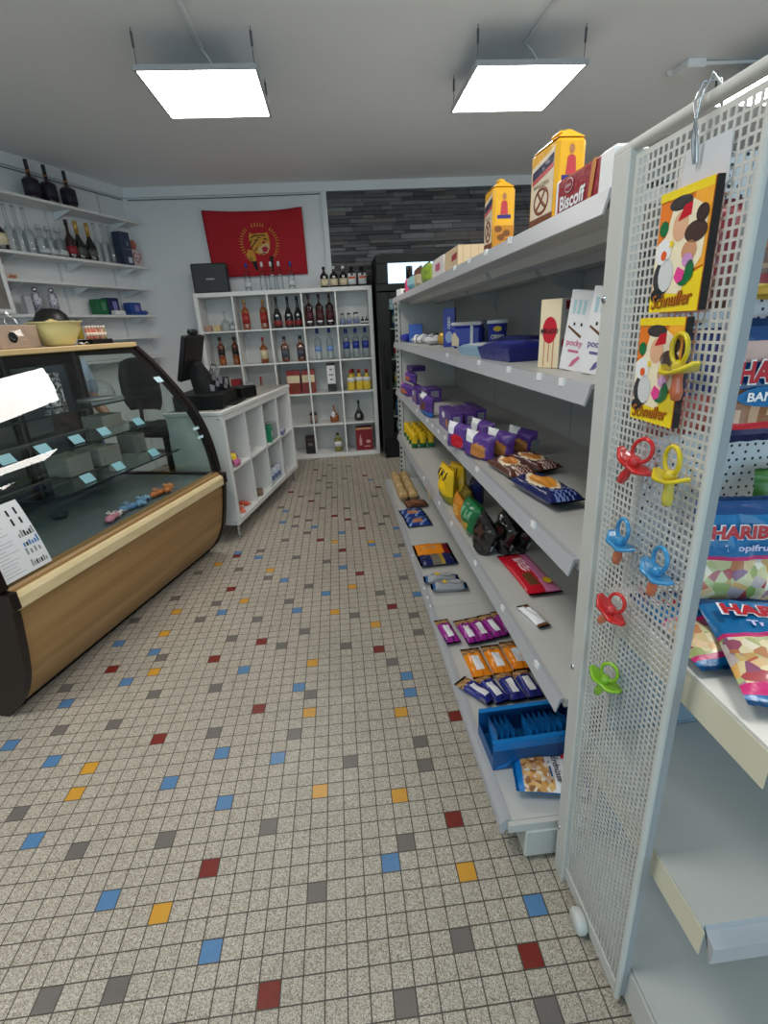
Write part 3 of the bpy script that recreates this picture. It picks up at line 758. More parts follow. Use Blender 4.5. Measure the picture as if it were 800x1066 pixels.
for x, z, w_, h_, a in ((-.03, .035, .02, .008, .2), (.062, .045, .018, .008, -.2), (-.06, .07, .03, .006, .5), (-.02, .082, .03, .006, 0), (.04, .082, .03, .006, -.1), (-.085, .02, .024, .006, 1.1), (-.075, -.02, .03, .006, .9), (-.045, -.05, .03, .006, .8), (-.05, .01, .02, .006, .6), (-.12, -.14, .004, .022, 0), (-.1, -.145, .004, .022, 0), (.0, .06, .02, .005, .2), (.02, -.092, .03, .005, .1)):
    c_, s__ = math.cos(a), math.sin(a)
    fpoly(mb, [(x+c_*p*w_-s__*q*h_, z+s__*p*w_+c_*q*h_) for p, q in ((-1, -.6), (0, -1), (1, -.6), (1, .6), (0, 1), (-1, .6))], 1, .0055)
fpoly(mb, [(-.11, -.17), (-.06, -.16), (-.05, -.25), (-.075, -.26)], 1, .0034)
fpoly(mb, [(.08, -.12), (.125, -.12), (.115, -.27), (.1, -.27)], 1, .0034)
mb.build('emblem', [YEL, FBK, FPK, FRD], fl)
# ================================================================ drinks fridge
fg = thing('drinks_fridge', 'tall black drinks fridge with lit header beside the bookcase', 'fridge', (.80, 5.6, 0))
FXO = -fg.location
def Fg(mb, name, mat, **k): return mb.build(name, mat, fg, FXO, **k)
FY0, FY1, FX0, FX1 = 5.28, 5.85, .455, 1.15
Fg(MB().rbox(FX0, FY0+.03, 0.05, FX0+.04, FY1, 2.02, .004).rbox(FX1-.04, FY0+.03, .05, FX1, FY1, 2.02, .004).rbox(FX0+.04, FY1-.03, .05, FX1-.04, FY1, 2.02, .004).rbox(FX0+.04, FY0+.03, 1.98, FX1-.04, FY1-.03, 2.02, .004).rbox(FX0+.04, FY0+.05, .05, FX1-.04, FY1-.03, .22, .004).rbox(FX0+.04, FY0+.05, 1.70, FX1-.04, FY1-.03, 1.72, .002), 'cabinet', DARK)
Fg(MB().rbox(FX0+.015, FY0+.0, .0, FX1-.015, FY0+.05, .22, .004), 'base_grille', DARKM)
mb = MB().rbox(FX0, FY0-.01, 1.70, FX1, FY0+.028, 1.765, .003).rbox(FX0, FY0-.01, 1.945, FX1, FY0+.028, 2.02, .003).rbox(FX0, FY0-.01, 1.765, FX0+.115, FY0+.028, 1.945, .003).rbox(FX1-.03, FY0-.01, 1.765, FX1, FY0+.028, 1.945, .003)
Fg(mb, 'header_frame', DARK)
Fg(B(FX0+.115, FY0-.004, 1.765, FX1-.03, FY0+.01, 1.945), 'lit_header', M('fridge_header_light', (186, 216, 242), .4, emit=HEAD_E))
dr = Fg(MB().rbox(FX0, FY0-.01, .22, FX0+.115, FY0+.028, 1.69, .004).rbox(FX1-.05, FY0-.01, .22, FX1, FY0+.028, 1.69, .004).rbox(FX0+.115, FY0-.01, .22, FX1-.05, FY0+.028, .28, .004).rbox(FX0+.115, FY0-.01, 1.63, FX1-.05, FY0+.028, 1.69, .004), 'door', DARK)
B(FX0+.115, FY0+.005, .28, FX1-.05, FY0+.009, 1.63).build('door_glass', PANE, dr)
MB().tube([(FX0+.06, FY0-.01, .75), (FX0+.06, FY0-.045, .77), (FX0+.06, FY0-.045, 1.2), (FX0+.06, FY0-.01, 1.22)], .009, 8).build('door_handle', DARK, dr)
for z in (.45, .75, 1.05, 1.35): Fg(MB().box(FX0+.045, FY0+.07, z-.012, FX1-.045, FY1-.035, z), 'wire_shelf', STEEL)
# ================================================================ person behind the counter (mostly hidden by it)
def skin_body(name, mat, joints, edges, parent=None, sub=2, root=0):
    me = bpy.data.meshes.new(name); me.from_pydata([j[0] for j in joints], edges, [])
    o = bpy.data.objects.new(name, me); COL.objects.link(o); me.materials.append(mat)
    md = o.modifiers.new('skin', 'SKIN'); md.use_smooth_shade = True
    for i, j in enumerate(joints):
        sv = me.skin_vertices[0].data[i]; sv.radius = (j[1], j[2] if len(j) > 2 else j[1]); sv.use_root = (i == root)
    sm = o.modifiers.new('sub', 'SUBSURF'); sm.levels = sub; sm.render_levels = sub
    if parent: o.parent = parent
    return o
SKIN = M('skin', (186, 138, 112), .5); HAIR = M('hair_black', (20, 17, 16), .45); SHIRT = M('shirt_blue_grey', (150, 166, 188), .8); JEANS = M('jeans_blue', (86, 116, 164), .85)
pp = thing('person', 'person with black hair standing behind the glass counter, head above yellow bowl', 'person', cw(-1.0, 1.70, .025), CR)
H = 1.56
J = [((0, 0, .84), .12, .10), ((0, 0, 1.0), .115, .09), ((0, 0, 1.16), .13, .10), ((.01, 0, 1.27), .07, .06), ((.03, 0, 1.335), .048, .048), ((.055, 0, 1.42), .078, .088), ((.05, 0, 1.475), .07, .078)]
E2 = [(0, 1), (1, 2), (2, 3), (3, 4), (4, 5), (5, 6)]
def chain(a, pts):
    for p in pts:
        J.append(p); E2.append((a, len(J)-1)); a = len(J)-1
    return a
for s_ in (-1, 1):
    chain(0, [((0, s_*.085, .76), .085), ((.01, s_*.09, .44), .055), ((-.01, s_*.09, .1), .038), ((.10, s_*.10, .035), .03)])
    w_ = chain(2, [((0, s_*.155, 1.2), .055), ((.02, s_*.2, .95), .042), ((.14, s_*.17, .83), .028), ((.185, s_*.165, .81), .026, .016)])
    for f in range(4): chain(w_, [((.225, s_*(.165+(f-1.5)*.018), .805), .009), ((.262-.01*abs(f-1.3), s_*(.165+(f-1.5)*.02), .785), .008)])
    chain(w_, [((.195, s_*.128, .80), .009), ((.222, s_*.115, .79), .008)])
skin_body('body', SKIN, J, E2, pp)
# clothes follow the same limbs a little wider
JS = [((0, 0, .86), .135, .115), ((0, 0, 1.0), .13, .105), ((0, 0, 1.16), .145, .112), ((.01, 0, 1.265), .075, .065)]
ES = [(0, 1), (1, 2), (2, 3)]
for s_ in (-1, 1):
    JS += [((0, s_*.16, 1.2), .065), ((.02, s_*.205, .98), .055)]; ES += [(2, len(JS)-2), (len(JS)-2, len(JS)-1)]
skin_body('shirt', SHIRT, JS, ES, pp)
JJ = [((0, 0, .88), .135, .112), ((0, 0, .8), .13, .11)]; EJ = [(0, 1)]
for s_ in (-1, 1):
    b0 = len(JJ); JJ += [((0, s_*.088, .7), .098), ((.01, s_*.092, .44), .068), ((-.01, s_*.092, .1), .052)]; EJ += [(1, b0), (b0, b0+1), (b0+1, b0+2)]
skin_body('jeans', JEANS, JJ, EJ, pp)
MB().lathe([(0, .1), (.05, .095), (.085, .066), (.104, .02), (.106, -.03), (.095, -.075), (.06, -.1), (0, -.1)], 22).build('hair', HAIR, pp, (.035, 0, 1.465), (0, .12, 0))
for s_ in (-1, 1):
    MB().lathe([(0, -.01), (.008, -.007), (.011, 0), (.008, .007), (0, .01)], 10).build('eye', DARK, pp, (.132, s_*.032, 1.425))
    MB().lathe([(0, -.03), (.012, -.02), (.014, 0), (.01, .02), (0, .03)], 10).build('ear', SKIN, pp, (.05, s_*.09, 1.42))
    MB().rbox(-.05, -.035, 0, .17, .035, .06, .02).build('shoe', DARK, pp, (.02, s_*.095, 0))
MB().add([(.128, -.014, 1.385), (.128, .014, 1.385), (.128, 0, 1.435), (.152, 0, 1.39)], [(0, 1, 3), (0, 3, 2), (1, 2, 3), (0, 2, 1)]).build('nose', SKIN, pp)
MB().rbox(.12, -.022, 1.355, .136, .022, 1.366, .004).build('mouth', M('lips', (150, 84, 80), .5), pp)
# black desk chair between counter and desk
ch = thing('desk_chair', 'black padded chair back seen between the counter end and the till', 'chair', (-1.42, 4.05, 0), -.35)
sp = MB(); sp.grid(lambda u, v: ((u-.5)*.32*(1-.25*(2*v-1)**4), .03*math.cos((u-.5)*2.5)+.02*(1-(2*u-1)**4), .88+v*.38-.04*(2*u-1)**4*v), 10, 8)
sp.build('backrest', DARKM, ch, (-.03, -.15, -.01), solid=.05)
RB(-.2, -.2, .66, .2, .2, .74, .03).build('seat', DARKM, ch)
MB().tube([(0, 0, .07), (0, 0, .66)], .025, 10).build('column', DARK, ch)
MB().tube([(0, -.19, .7), (-.01, -.2, .8), (-.03, -.16, .95)], .014, 8).build('back_bar', DARK, ch)
for k in range(5):
    a = 2*PI*k/5+.3; MB().tube([(0, 0, .08), (.24*math.cos(a), .24*math.sin(a), .065)], [.022, .014], 8).lathe([(0, -.02), (.025, -.02), (.025, .02), (0, .02)], 12, mx=Matrix.Translation((.24*math.cos(a), .24*math.sin(a), .026)) @ Matrix.Rotation(PI/2, 4, 'Y')).build('leg', DARK, ch)
# ================================================================ goods
def nm(r, g, b, rough=.32, key=None, **k):
    key = key or 'print_%d_%d_%d_%d' % (r, g, b, rough*100); new = key not in MATS
    mt = M(key, (r, g, b), rough, **k)
    if new and rough <= .3:                      # thin foil: fine crinkles
        nt = mt.node_tree; tc_ = node(nt, 'ShaderNodeTexCoord'); bp = node(nt, 'ShaderNodeBump'); bp.inputs['Strength'].default_value = .55; bp.inputs['Distance'].default_value = .004
        nt.links.new(noise(nt, tc_.outputs['Object'], 42, 4), bp.inputs['Height']); nt.links.new(bp.outputs[0], nt.nodes['Principled BSDF'].inputs['Normal'])
    return mt
PURP = nm(92, 58, 142, .3); PURPD = nm(62, 38, 104, .3); COOK = nm(196, 128, 62, .5); WHT = nm(236, 236, 238, .4); BLU = nm(18, 120, 196, .35); BLUD = nm(14, 82, 140, .4)
NAVY = nm(26, 34, 88, .25); YELB = nm(240, 198, 30, .3); ORG = nm(236, 140, 26, .25); GRN = nm(22, 112, 62, .3); REDP = nm(200, 22, 44, .28); PINKP = nm(222, 130, 176, .3)
BLK = nm(20, 18, 20, .18, coat=.5); SILV = nm(176, 178, 182, .3); GOLD = nm(206, 168, 74, .3, m=.4); MAG = nm(150, 36, 140, .25); MAGD = nm(70, 22, 78, .25); NUT = nm(176, 134, 82, .4); DNUT = nm(110, 70, 40, .45)
ROYB = nm(44, 58, 168, .3); ROYD = nm(26, 34, 116, .28); BROWNP = nm(92, 52, 38, .28); TAN = nm(198, 168, 118, .45); CRM = nm(232, 214, 180, .45); DKRED = nm(128, 18, 26, .35); LBL = nm(170, 206, 220, .5)
XP, XN, YP, YN, ZP = (1, 0, 0), (-1, 0, 0), (0, 1, 0), (0, -1, 0), (0, 0, 1)
R90 = PI/2
# rotation that stands a flat packet upright with its face towards -x (the aisle): local x -> -y, local y -> z
FACE_AISLE = (R90, 0, -R90)
FACE_CAM = (R90, 0, 0)
# ---- bottom shelf (z1)
z1 = GZ[1]+.001
def bar_mfn(u, v, top):
    if v > .72 and top: return 1 if (int(u*9)+int(v*23)) % 3 else 4
    if v > .9: return 2
    if .3 < u < .7 and .2 < v < .62 and top: return 3
    return 0 if (u+v*.3) % .5 > .12 else 2
def bar(label, x, y, rz, c, c2, w=.058, l=.165, group=None, seed=1, rx=0, lift=0, ry=0):
    return pouch('snack_bar', label, 'snack bar', (x, y, z1+lift), (rx, ry, rz), w, l, .030, [c, NUT, c2, WHT, DNUT], bar_mfn, group, seed=seed, wr=.003, nu=10, nv=22)
rows = [('purple', MAG, MAGD, [(.375, 1.728, .12), (.458, 1.712, .13), (.513, 1.722, .13), (.572, 1.735, .14), (.634, 1.752, .1)], .064, .175),
        ('orange', ORG, nm(214, 112, 20, .25), [(.440, 1.508, .04), (.522, 1.516, .02), (.602, 1.528, .02), (.672, 1.545, .05)], .078, .175),
        ('dark blue', nm(36, 44, 128, .25), nm(22, 26, 84, .25), [(.398, 1.360, .65), (.455, 1.360, .30), (.524, 1.364, .1), (.588, 1.368, .08), (.662, 1.366, .04)], .062, .15)]
for nmn, c, c2, pts, w_, l_ in rows:
    for i, (x, y, rz) in enumerate(pts):
        bar('%s nut bar packet, %s from the left of its row on the bottom shelf' % (nmn, spot(i, len(pts))), x, y, rz, c, c2, w_, l_, nmn+' nut bars on the bottom shelf', seed=i+3)
# open blue display box with sachets
bx = thing('display_box', 'open bright blue cardboard display box of sachets on the bottom shelf', 'display box', (.36, 1.04, z1), (0, 0, .03))
bw_, bd_, bh_ = .29, .142, .098
MB().box(0, 0, 0, bw_, bd_, .002).box(0, 0, .002, bw_, .003, bh_).box(0, bd_-.003, .002, bw_, bd_, bh_).box(bw_-.003, .003, .002, bw_, bd_-.003, bh_+.05).box(0, .003, .002, .003, bd_-.003, .045).build('tray', BLUD, bx)
RB(-.002, -.004, bh_-.022, bw_+.001, -.0005, bh_+.002, .001).build('front_flap', BLU, bx)
MB().rbox(-.001, .0, bh_, bw_, .016, bh_+.002, .0005).rbox(-.001, bd_-.016, bh_, bw_, bd_, bh_+.002, .0005).build('rim', BLU, bx)
patch(bx, 'torn_corner', [(0, 0), (.035, .004), (.06, .04), (.035, .02), (.01, .012)], (.006, -.0008, .004), XP, ZP, BLU)
bx_x = [.012, .03, .047, .064, .118, .136, .154, .172, .19, .212, .236]
for i, dx in enumerate(bx_x):
    t = pouch('sachet', 'blue sachet standing in the open display box, %s from the left' % spot(i, 11), 'sachet', (.364+dx+.012, 1.040+.074, z1+.05), (R90, -.28 if i < 9 else -.5, -R90), .096, .085, .010, [BLU, BLUD], lambda u, v, top: 1 if v > .93 or abs(u-.5) > .46 else 0, 'blue sachets in the display box', seed=i, nu=6, nv=8)
NUTS = M2('peanut_picture', (200, 160, 100), .4, build=lambda nt, co: vor(nt, co, 80, [(0, (120, 72, 36)), (.3, (206, 150, 84)), (.62, (226, 186, 124)), (.8, (240, 236, 228)), (1, (176, 112, 56))]))
def nut_mfn(u, v, top):
    if not top: return 0
    if v < .12 or v > .95: return 0
    return 1 if v > .44+.10*u else 2
def nut_parts(th):
    lettering(th, 'Erdnüsse', .026, (.006, .022, .0465), XP, YP, BLACKINK, width=.1, bold=.01)
    patch(th, 'blue_line', rect(.06, .005), (.008, .002, .047), XP, YP, BLUD)
    patch(th, 'red_badge', ell(.022, .017), (-.044, .058, .041), XP, YP, REDP)
pouch('peanut_bag', 'blue and white peanut bag lying at the near end of the bottom shelf', 'snack bag', (.505, .985, z1), (0, -.16, -R90-.22), .145, .195, .045, [BLU, WHT, NUTS, NUTS], nut_mfn, seed=4, parts=nut_parts, nu=22, nv=26)
# grey and blue biscuit rolls
def roll_mfn(u, v, top): return 1 if (v < .12 or v > .88) else (2 if .55 < v < .8 and .3 < u < .7 and top else 0)
def roll_parts(th): patch(th, 'yellow_badge', ell(.016, .012), (0, .02, .0515), XP, YP, YELB, .001); patch(th, 'grey_picture', ell(.019, .03), (0, -.03, .0505), XP, YP, SILV, .0008)
for i, (x, y) in enumerate(((.462, 2.082), (.44, 2.165))):
    pouch('biscuit_roll', ('near' if not i else 'far')+' grey biscuit roll with blue ends and yellow badge on the bottom shelf', 'biscuits', (x, y, z1), (0, 0, R90-.06), .062, .178, .05, [nm(158, 160, 164, .35), nm(20, 84, 150, .3), nm(140, 140, 142, .3)], roll_mfn, 'grey biscuit rolls', seed=i+2, parts=roll_parts)
pouch('wafer_pack', 'orange wafer pack with dark red end on the bottom shelf', 'biscuits', (.463, 2.535, z1), (0, 0, R90), .14, .21, .03, [ORG, DKRED, nm(214, 150, 96, .3)], lambda u, v, top: 1 if v < .25 else (2 if .3 < u < .6 and .4 < v < .8 else 0), seed=3)
pouch('wafer_pack', 'dark navy wafer pack with gold middle on the bottom shelf', 'biscuits', (.465, 2.395, z1), (0, 0, R90+.04), .13, .205, .035, [NAVY, GOLD, nm(120, 110, 96, .3)], lambda u, v, top: (1 if .33 < v < .45 else 2) if .33 < v < .68 and top else 0, seed=6)
def nv_mfn(u, v, top): return 1 if (.2 < u < .55 and .35 < v < .75 and top) else (2 if top and (int(u*7+v*9) % 4 == 0) else 0)
for i, (x, y, rz, lab) in enumerate(((.452, 2.98, .05, 'navy cookie pack with brown picture, near one of two on the bottom shelf'), (.44, 3.14, .12, 'navy cookie pack, far one of two on the bottom shelf'))):
    pouch('cookie_pack', lab, 'biscuits', (x, y, z1), (0, 0, R90+rz), .15, .165, .03, [nm(28, 58, 134, .3), nm(196, 130, 90, .4), nm(130, 160, 206, .3)], nv_mfn, 'navy cookie packs', seed=i+8)
pouch('cookie_pack', 'brown cookie pack behind the navy packs on the bottom shelf', 'biscuits', (.49, 3.31, z1), (0, 0, R90+.1), .13, .16, .04, [BROWNP, nm(150, 100, 70, .4)], lambda u, v, top: 1 if (u*3) % 1 > .6 else 0, seed=12)
k = 0
for x, xs in ((.415, 'left'), (.490, 'right')):
    for y, ys in ((3.50, 'near'), (3.70, 'middle'), (3.90, 'far')):
        pouch('crispbread_pack', 'pale brown crispbread pack, %s one of the %s row on the bottom shelf' % (ys, xs), 'crispbread', (x, y, z1), (0, 0, .03), .07, .2, .085, [TAN, nm(176, 142, 92, .5)], lambda u, v, top: 1 if (v*6) % 1 < .18 else 0, 'crispbread packs', seed=k, seal=.03); k += 1
# ---- second shelf (z2)
z2 = GZ[2]+.001
def red_mfn(u, v, top):
    if not top: return 0
    if u > .62+.2*(v-.5): return 1
    if .35 < u < .62+.2*(v-.5) and .45 < v < .85: return 2 if (u*9+v*4) % 1 > .35 else 0
    if .2 < u < .5 and .15 < v < .42: return 3
    return 0
def red_parts(th): patch(th, 'yellow_badge', ell(.014, .02), (.03, -.09, .0255), XP, YP, YELB, .001)
pouch('chocolate_bar', 'large red and pink chocolate bar lying on the second shelf', 'chocolate bar', (.612, 1.488, z2), (0, 0, -.07+.12), .115, .30, .022, [REDP, PINKP, nm(244, 214, 222, .3), DNUT], red_mfn, seed=2, wr=.001, parts=red_parts, nu=20, nv=30)
pouch('snack_bar', 'single small white and brown bar alone on the second shelf', 'snack bar', (.531, 1.226, z2), (0, 0, .2), .04, .125, .018, [WHT, DNUT, SILV], lambda u, v, top: 1 if (v < .12 or (v > .8 and u > .4) or u > .8) else 0, seed=7, wr=.002)
for i, (x, y) in enumerate(((.552, 1.708), (.628, 1.703), (.698, 1.708))):
    t = pouch('coffee_bag', 'glossy black snack bag, %s from the left of three leaning on the second shelf' % spot(i, 3), 'snack bag', (x, y, z2+.068), (R90-.1, .40, -R90+.12), .13, .165, .066, [BLK, nm(70, 46, 40, .3)], lambda u, v, top: 1 if (.3 < u < .7 and .55 < v < .8 and top) else 0, 'glossy black bags', seed=i+1, wr=.009)
    patch(t, 'barcode_label', rect(.03, .022), (.0565, -.02, .028), YP, ZP, SILV, .0012)
def grn_mfn(u, v, top): return (1 if .25 < u < .75 and .12 < v < .42 else (2 if .55 < v < .85 and .2 < u < .8 and (u*8) % 1 < .6 else 0)) if top else 0
pouch('snack_bag', 'green snack bag standing beside black bags on the second shelf', 'snack bag', (.566, 1.885, z2+.077), (R90, .12, -R90+.15), .14, .155, .09, [GRN, GOLD, nm(120, 170, 130, .3)], grn_mfn, seed=3, wr=.006)
pouch('snack_bag', 'orange snack bag leaning between green and yellow bags on the second shelf', 'snack bag', (.535, 2.055, z2+.057), (R90, .3, -R90+.1), .14, .115, .05, [nm(206, 130, 34, .3), nm(236, 190, 110, .3), BROWNP], lambda u, v, top: 1 if top and (u-.5)**2+(v-.5)**2 < .06 and (u*9+v*6) % 1 > .4 else (2 if v < .1 else 0), seed=5)
def yel_mfn(u, v, top): return (1 if (.6 < v < .9 and .25 < u < .8 and (u*6+v*3) % 1 < .4) else (2 if v < .25 and u < .4 else (3 if v < .3 else 0))) if top else 0
for i, (x, y, h) in enumerate(((.535, 2.30, .2), (.60, 2.35, .19))):
    pouch('peanut_bag', ('front' if not i else 'rear')+' bright yellow snack bag standing on the second shelf', 'snack bag', (x, y, z2+h/2), (R90, .1-.2*i, -R90+.2), .15, h, .07, [YELB, BLACKINK, nm(40, 120, 180, .3), nm(150, 140, 40, .3)], yel_mfn, 'yellow snack bags', seed=i+4, wr=.008)
pouch('snack_bag', 'dark blue snack bag behind the yellow bags on the second shelf', 'snack bag', (.655, 2.20, z2+.075), (R90, 0, -R90), .14, .15, .06, [NAVY, nm(40, 60, 130, .3)], 0, seed=9)
pouch('snack_bag', 'olive snack bag behind the orange bag on the second shelf', 'snack bag', (.60, 2.18, z2+.06), (R90, .1, -R90), .12, .12, .05, [nm(120, 104, 40, .3), YELB], 0, seed=10)
t = thing('shelf_tag', 'small yellow and red price tag sticking out from second shelf rail', 'price tag', (.446, 2.48, z2-.02), (0, 0, 0))
MB().add([(-.003, -.035, -.012), (-.003, .02, .0), (-.008, .035, .045), (-.012, -.015, .03)], [(0, 1, 2, 3)]).build('card', YELB, t, solid=.002); MB().add([(-.011, -.02, .028), (-.008, .034, .044), (-.012, .03, .058), (-.014, -.0, .05)], [(0, 1, 2, 3)]).build('red_corner', REDP, t, solid=.002)
k = 0
for r_ in range(4):
    for c_ in range(3):
        pouch('broth_pack', 'small yellow and green standing pack, %s in the %s line from the front' % (('left', 'middle', 'right')[c_], spot(r_, 4)), 'small pack', (.525+c_*.06, 3.52+r_*.135, z2+.06), (R90, 0, 0), .05, .115, .045, [YELB, GRN, WHT, nm(200, 160, 30, .3)], lambda u, v, top: 1 if v < .33 else (2 if u > .82 and v < .5 else (3 if (u*5+v*7) % 1 < .25 else 0)), 'yellow and green small packs', seed=k, nu=8, nv=10); k += 1
# ---- third shelf (z3)
z3 = GZ[3]+.001
def choc_mfn(c):
    def f(u, v, top):
        if not top: return 0
        d = ((u-.45)/.34)**2+((v-.52)/.3)**2
        if d < 1: return 1 if d < .55 else 2
        if v < .22 and .2 < u < .8: return 3 if (u*7+v*9) % 1 < .5 else 0
        return 0
    return f
pouch('wafer_bag', 'navy wafer bag lying nearest on the third shelf', 'snack bag', (.565, 1.285, z3), (0, 0, .14), .105, .25, .05, [NAVY, nm(214, 140, 50, .3), CRM, nm(120, 140, 200, .3)], choc_mfn(0), seed=2, wr=.006, nu=20, nv=26)
pouch('wafer_bag', 'brown wafer bag lying left of the other brown bag on third shelf', 'snack bag', (.552, 1.535, z3), (0, 0, .12), .092, .22, .042, [BROWNP, nm(206, 130, 60, .3), CRM, nm(220, 190, 180, .3)], choc_mfn(0), 'brown wafer bags', seed=5, wr=.006, nu=20, nv=26)
pouch('wafer_bag', 'brown wafer bag lying right of the other brown bag on third shelf', 'snack bag', (.648, 1.585, z3), (0, 0, .24), .092, .22, .042, [nm(84, 42, 40, .28), nm(206, 130, 60, .3), CRM, nm(220, 190, 180, .3)], choc_mfn(0), 'brown wafer bags', seed=8, wr=.006, nu=20, nv=26)
def milk_mfn(pic):
    def f(u, v, top):
        if not top: return 0
        if v > .62 and u < .42: return 2
        if (u-.58)**2/.07+(v-.36)**2/.08 < 1: return 1
        return 0
    return f
pb = [(.492, 1.93, .13, .115, 'purple biscuit bag with reddish picture standing on third shelf, behind the cookie one', REDP), (.530, 1.765, .15, .108, 'purple biscuit bag with orange cookie standing at the front of third shelf', COOK), (.612, 1.775, .14, .108, 'purple biscuit bag standing second behind the orange cookie bag on third shelf', COOK), (.700, 1.79, .14, .108, 'purple biscuit bag with silver side standing rightmost on third shelf', COOK), (.595, 1.96, .13, .115, 'purple biscuit bag half hidden behind the front bags on third shelf', COOK)]
for i, (x, y, w_, h_, lab, pic) in enumerate(pb):
    t = pouch('biscuit_bag', lab, 'biscuits', (x, y, z3+h_*.46), (R90, .10, -R90+.62), w_*.9, h_*.92, .058, [PURP, pic, WHT], milk_mfn(0), 'purple biscuit bags', seed=i+1, wr=.004, seal=.03)
    if i == 3: patch(t, 'silver_side', rect(.05, .06), (.06, -.005, .031), YP, ZP, SILV, .0005)
def milkbox(label, x, y, ly, w, h, n=1):
    t = thing('biscuit_box', label, 'biscuits', (x, y, z3), 0, 'purple biscuit boxes')
    RB(0, 0, 0, w, ly, h, .001).build('carton', PURP, t)
    patch(t, 'cow_patch', [(-.03, 0), (-.01, .02), (.01, .012), (.03, .022), (.035, -.004), (.0, -.014)], (-.0003, ly*.62, h*.68), YN, ZP, WHT)
    patch(t, 'cookie_picture', ell(.026, .02), (-.0003, ly*.3, h*.4), YN, ZP, COOK)
    patch(t, 'barcode', rect(w*.55, h*.42), (w*.5, -.0003, h*.62), XP, ZP, SILV)
    for q in range(5): patch(t, 'bars', rect(w*.5, h*.025), (w*.5, -.0008, h*(.48+q*.07)), XP, ZP, PURPD)
milkbox('long purple biscuit box at the front edge of third shelf, barcode end facing viewer', .497, 2.2, .26, .058, .093)
milkbox('long purple biscuit box second from the front edge of third shelf', .575, 2.235, .25, .05, .085)
milkbox('long purple biscuit box furthest from the front edge of third shelf', .632, 2.26, .25, .05, .095)
milkbox('small purple biscuit box near the far end of third shelf, left of its neighbour', .488, 3.14, .2, .062, .085)
milkbox('small purple biscuit box near the far end of third shelf, right of its neighbour', .575, 3.2, .2, .09, .085)
pouch('biscuit_bag', 'purple biscuit bag with blue foot standing between purple boxes on third shelf', 'biscuits', (.505, 2.72, z3+.062), (R90, .1, -R90+.2), .17, .125, .05, [PURP, DNUT, nm(46, 120, 200, .3), WHT], lambda u, v, top: 2 if v < .28 else (1 if .35 < u < .7 and .3 < v < .65 else (3 if v > .75 and u < .5 else 0)), 'purple biscuit bags', seed=9)
for i, (x, y, z, w_, h_) in enumerate(((.525, 3.62, 0, .2, .085), (.60, 3.55, 0, .15, .08), (.555, 3.62, .088, .16, .08))):
    pouch('biscuit_bag', ('purple and pink biscuit bag at the far end of third shelf, lower left', 'purple biscuit bag at the far end of third shelf, lower right', 'purple biscuit bag stacked on others at the far end of third shelf')[i], 'biscuits', (x, y, z3+z+h_/2), (R90, .1, -R90+.3), w_, h_, .06, [PURP, nm(200, 110, 60, .3), nm(206, 130, 170, .3)], lambda u, v, top: 1 if (u-.5)**2+(v-.4)**2 < .05 else (2 if u < .25 else 0), 'purple bags at the far end', seed=i+20)
t = thing('biscuit_box', 'dark purple box lying on top of the far purple bags on third shelf', 'biscuits', (.52, 3.52, z3+.172), .1); RB(0, 0, 0, .1, .16, .035, .002).build('carton', PURPD, t)
t = thing('snack_bar', 'slim purple and gold bar standing half hidden behind the grey side post', 'snack bar', (.566, 1.0, z3), (0, 0, .3))
RB(-.012, -.02, 0, .012, .02, .145, .004).build('wrapper', PURP, t); RB(-.0125, -.0205, .115, .0125, .0205, .14, .002).build('gold_end', GOLD, t)
# ---- fourth shelf (z4)
z4 = GZ[4]+.001
PKW = nm(236, 234, 236, .4)
def pocky_parts(c, txt):
    def f(t):
        lettering(t, 'pocky', .02, (0, -.0145, .062), XP, ZP, c, width=.045, bold=.02)
        patch(t, 'small_print', rect(.03, .006), (0, -.0143, .045), XP, ZP, c)
        for sx in (-1, 1): patch(t, 'eye_print', ell(.0028, .004), (sx*.01, -.0143, .105), XP, ZP, BLACKINK)
        patch(t, 'stick_print', [(-.03, .012), (-.028, .016), (.012, -.004), (.010, -.010)], (.003, -.0143, .085), XP, ZP, DNUT)
        patch(t, 'swirl_print', [(-.012, -.014), (.0, -.01), (.016, .01), (.012, .015), (-.004, .002)], (.006, -.0143, .022), XP, ZP, c)
        for q in range(3): patch(t, 'light_print', rect(.008, .03), (-.018+.014*q, -.0143, .142), XP, ZP, nm(180, 212, 220, .4))
        patch(t, 'dark_side', rect(.026, .165), (.0332, 0, .085), YP, ZP, nm(96, 96, 98, .5))
    return f
carton('biscuit_stick_box', 'white biscuit stick box with pink print leaning on the fourth shelf', 'biscuits', (.572, 1.185, z4), (0, .13, -1.12), .066, .028, .178, [PKW], 'white biscuit stick boxes', pocky_parts(nm(206, 110, 140, .4), 0))
carton('biscuit_stick_box', 'white biscuit stick box with violet print leaning beside the grey post', 'biscuits', (.570, 1.075, z4), (0, .12, -1.12), .066, .028, .178, [PKW], 'white biscuit stick boxes', pocky_parts(nm(104, 96, 150, .4), 0))
def mik_parts(t):
    patch(t, 'red_oval', ell(.021, .032), (0, -.0252, .092), XP, ZP, REDP)
    lettering(t, 'MIKADO', .017, (0, -.0262, .09), XP, ZP, BLACKINK, width=.05, bold=.02)
    for q in range(7): patch(t, 'stick_print', rect(.003, .05+.02*(q % 3)), (-.02+q*.0066, -.0251, .035+.004*(q % 2)), XP, ZP, COOK if q % 2 else CRM)
    patch(t, 'red_side_mark', rect(.02, .02), (.0302, .002, .15), YP, ZP, DKRED); patch(t, 'red_side_oval', ell(.016, .014), (.0302, .0, .06), YP, ZP, REDP)
carton('biscuit_stick_box', 'cream biscuit stick box with red oval standing on the fourth shelf', 'biscuits', (.566, 1.29, z4), (0, 0, -1.0), .060, .050, .165, [CRM, nm(238, 220, 186, .45), nm(206, 204, 198, .5), CRM], None, mik_parts)
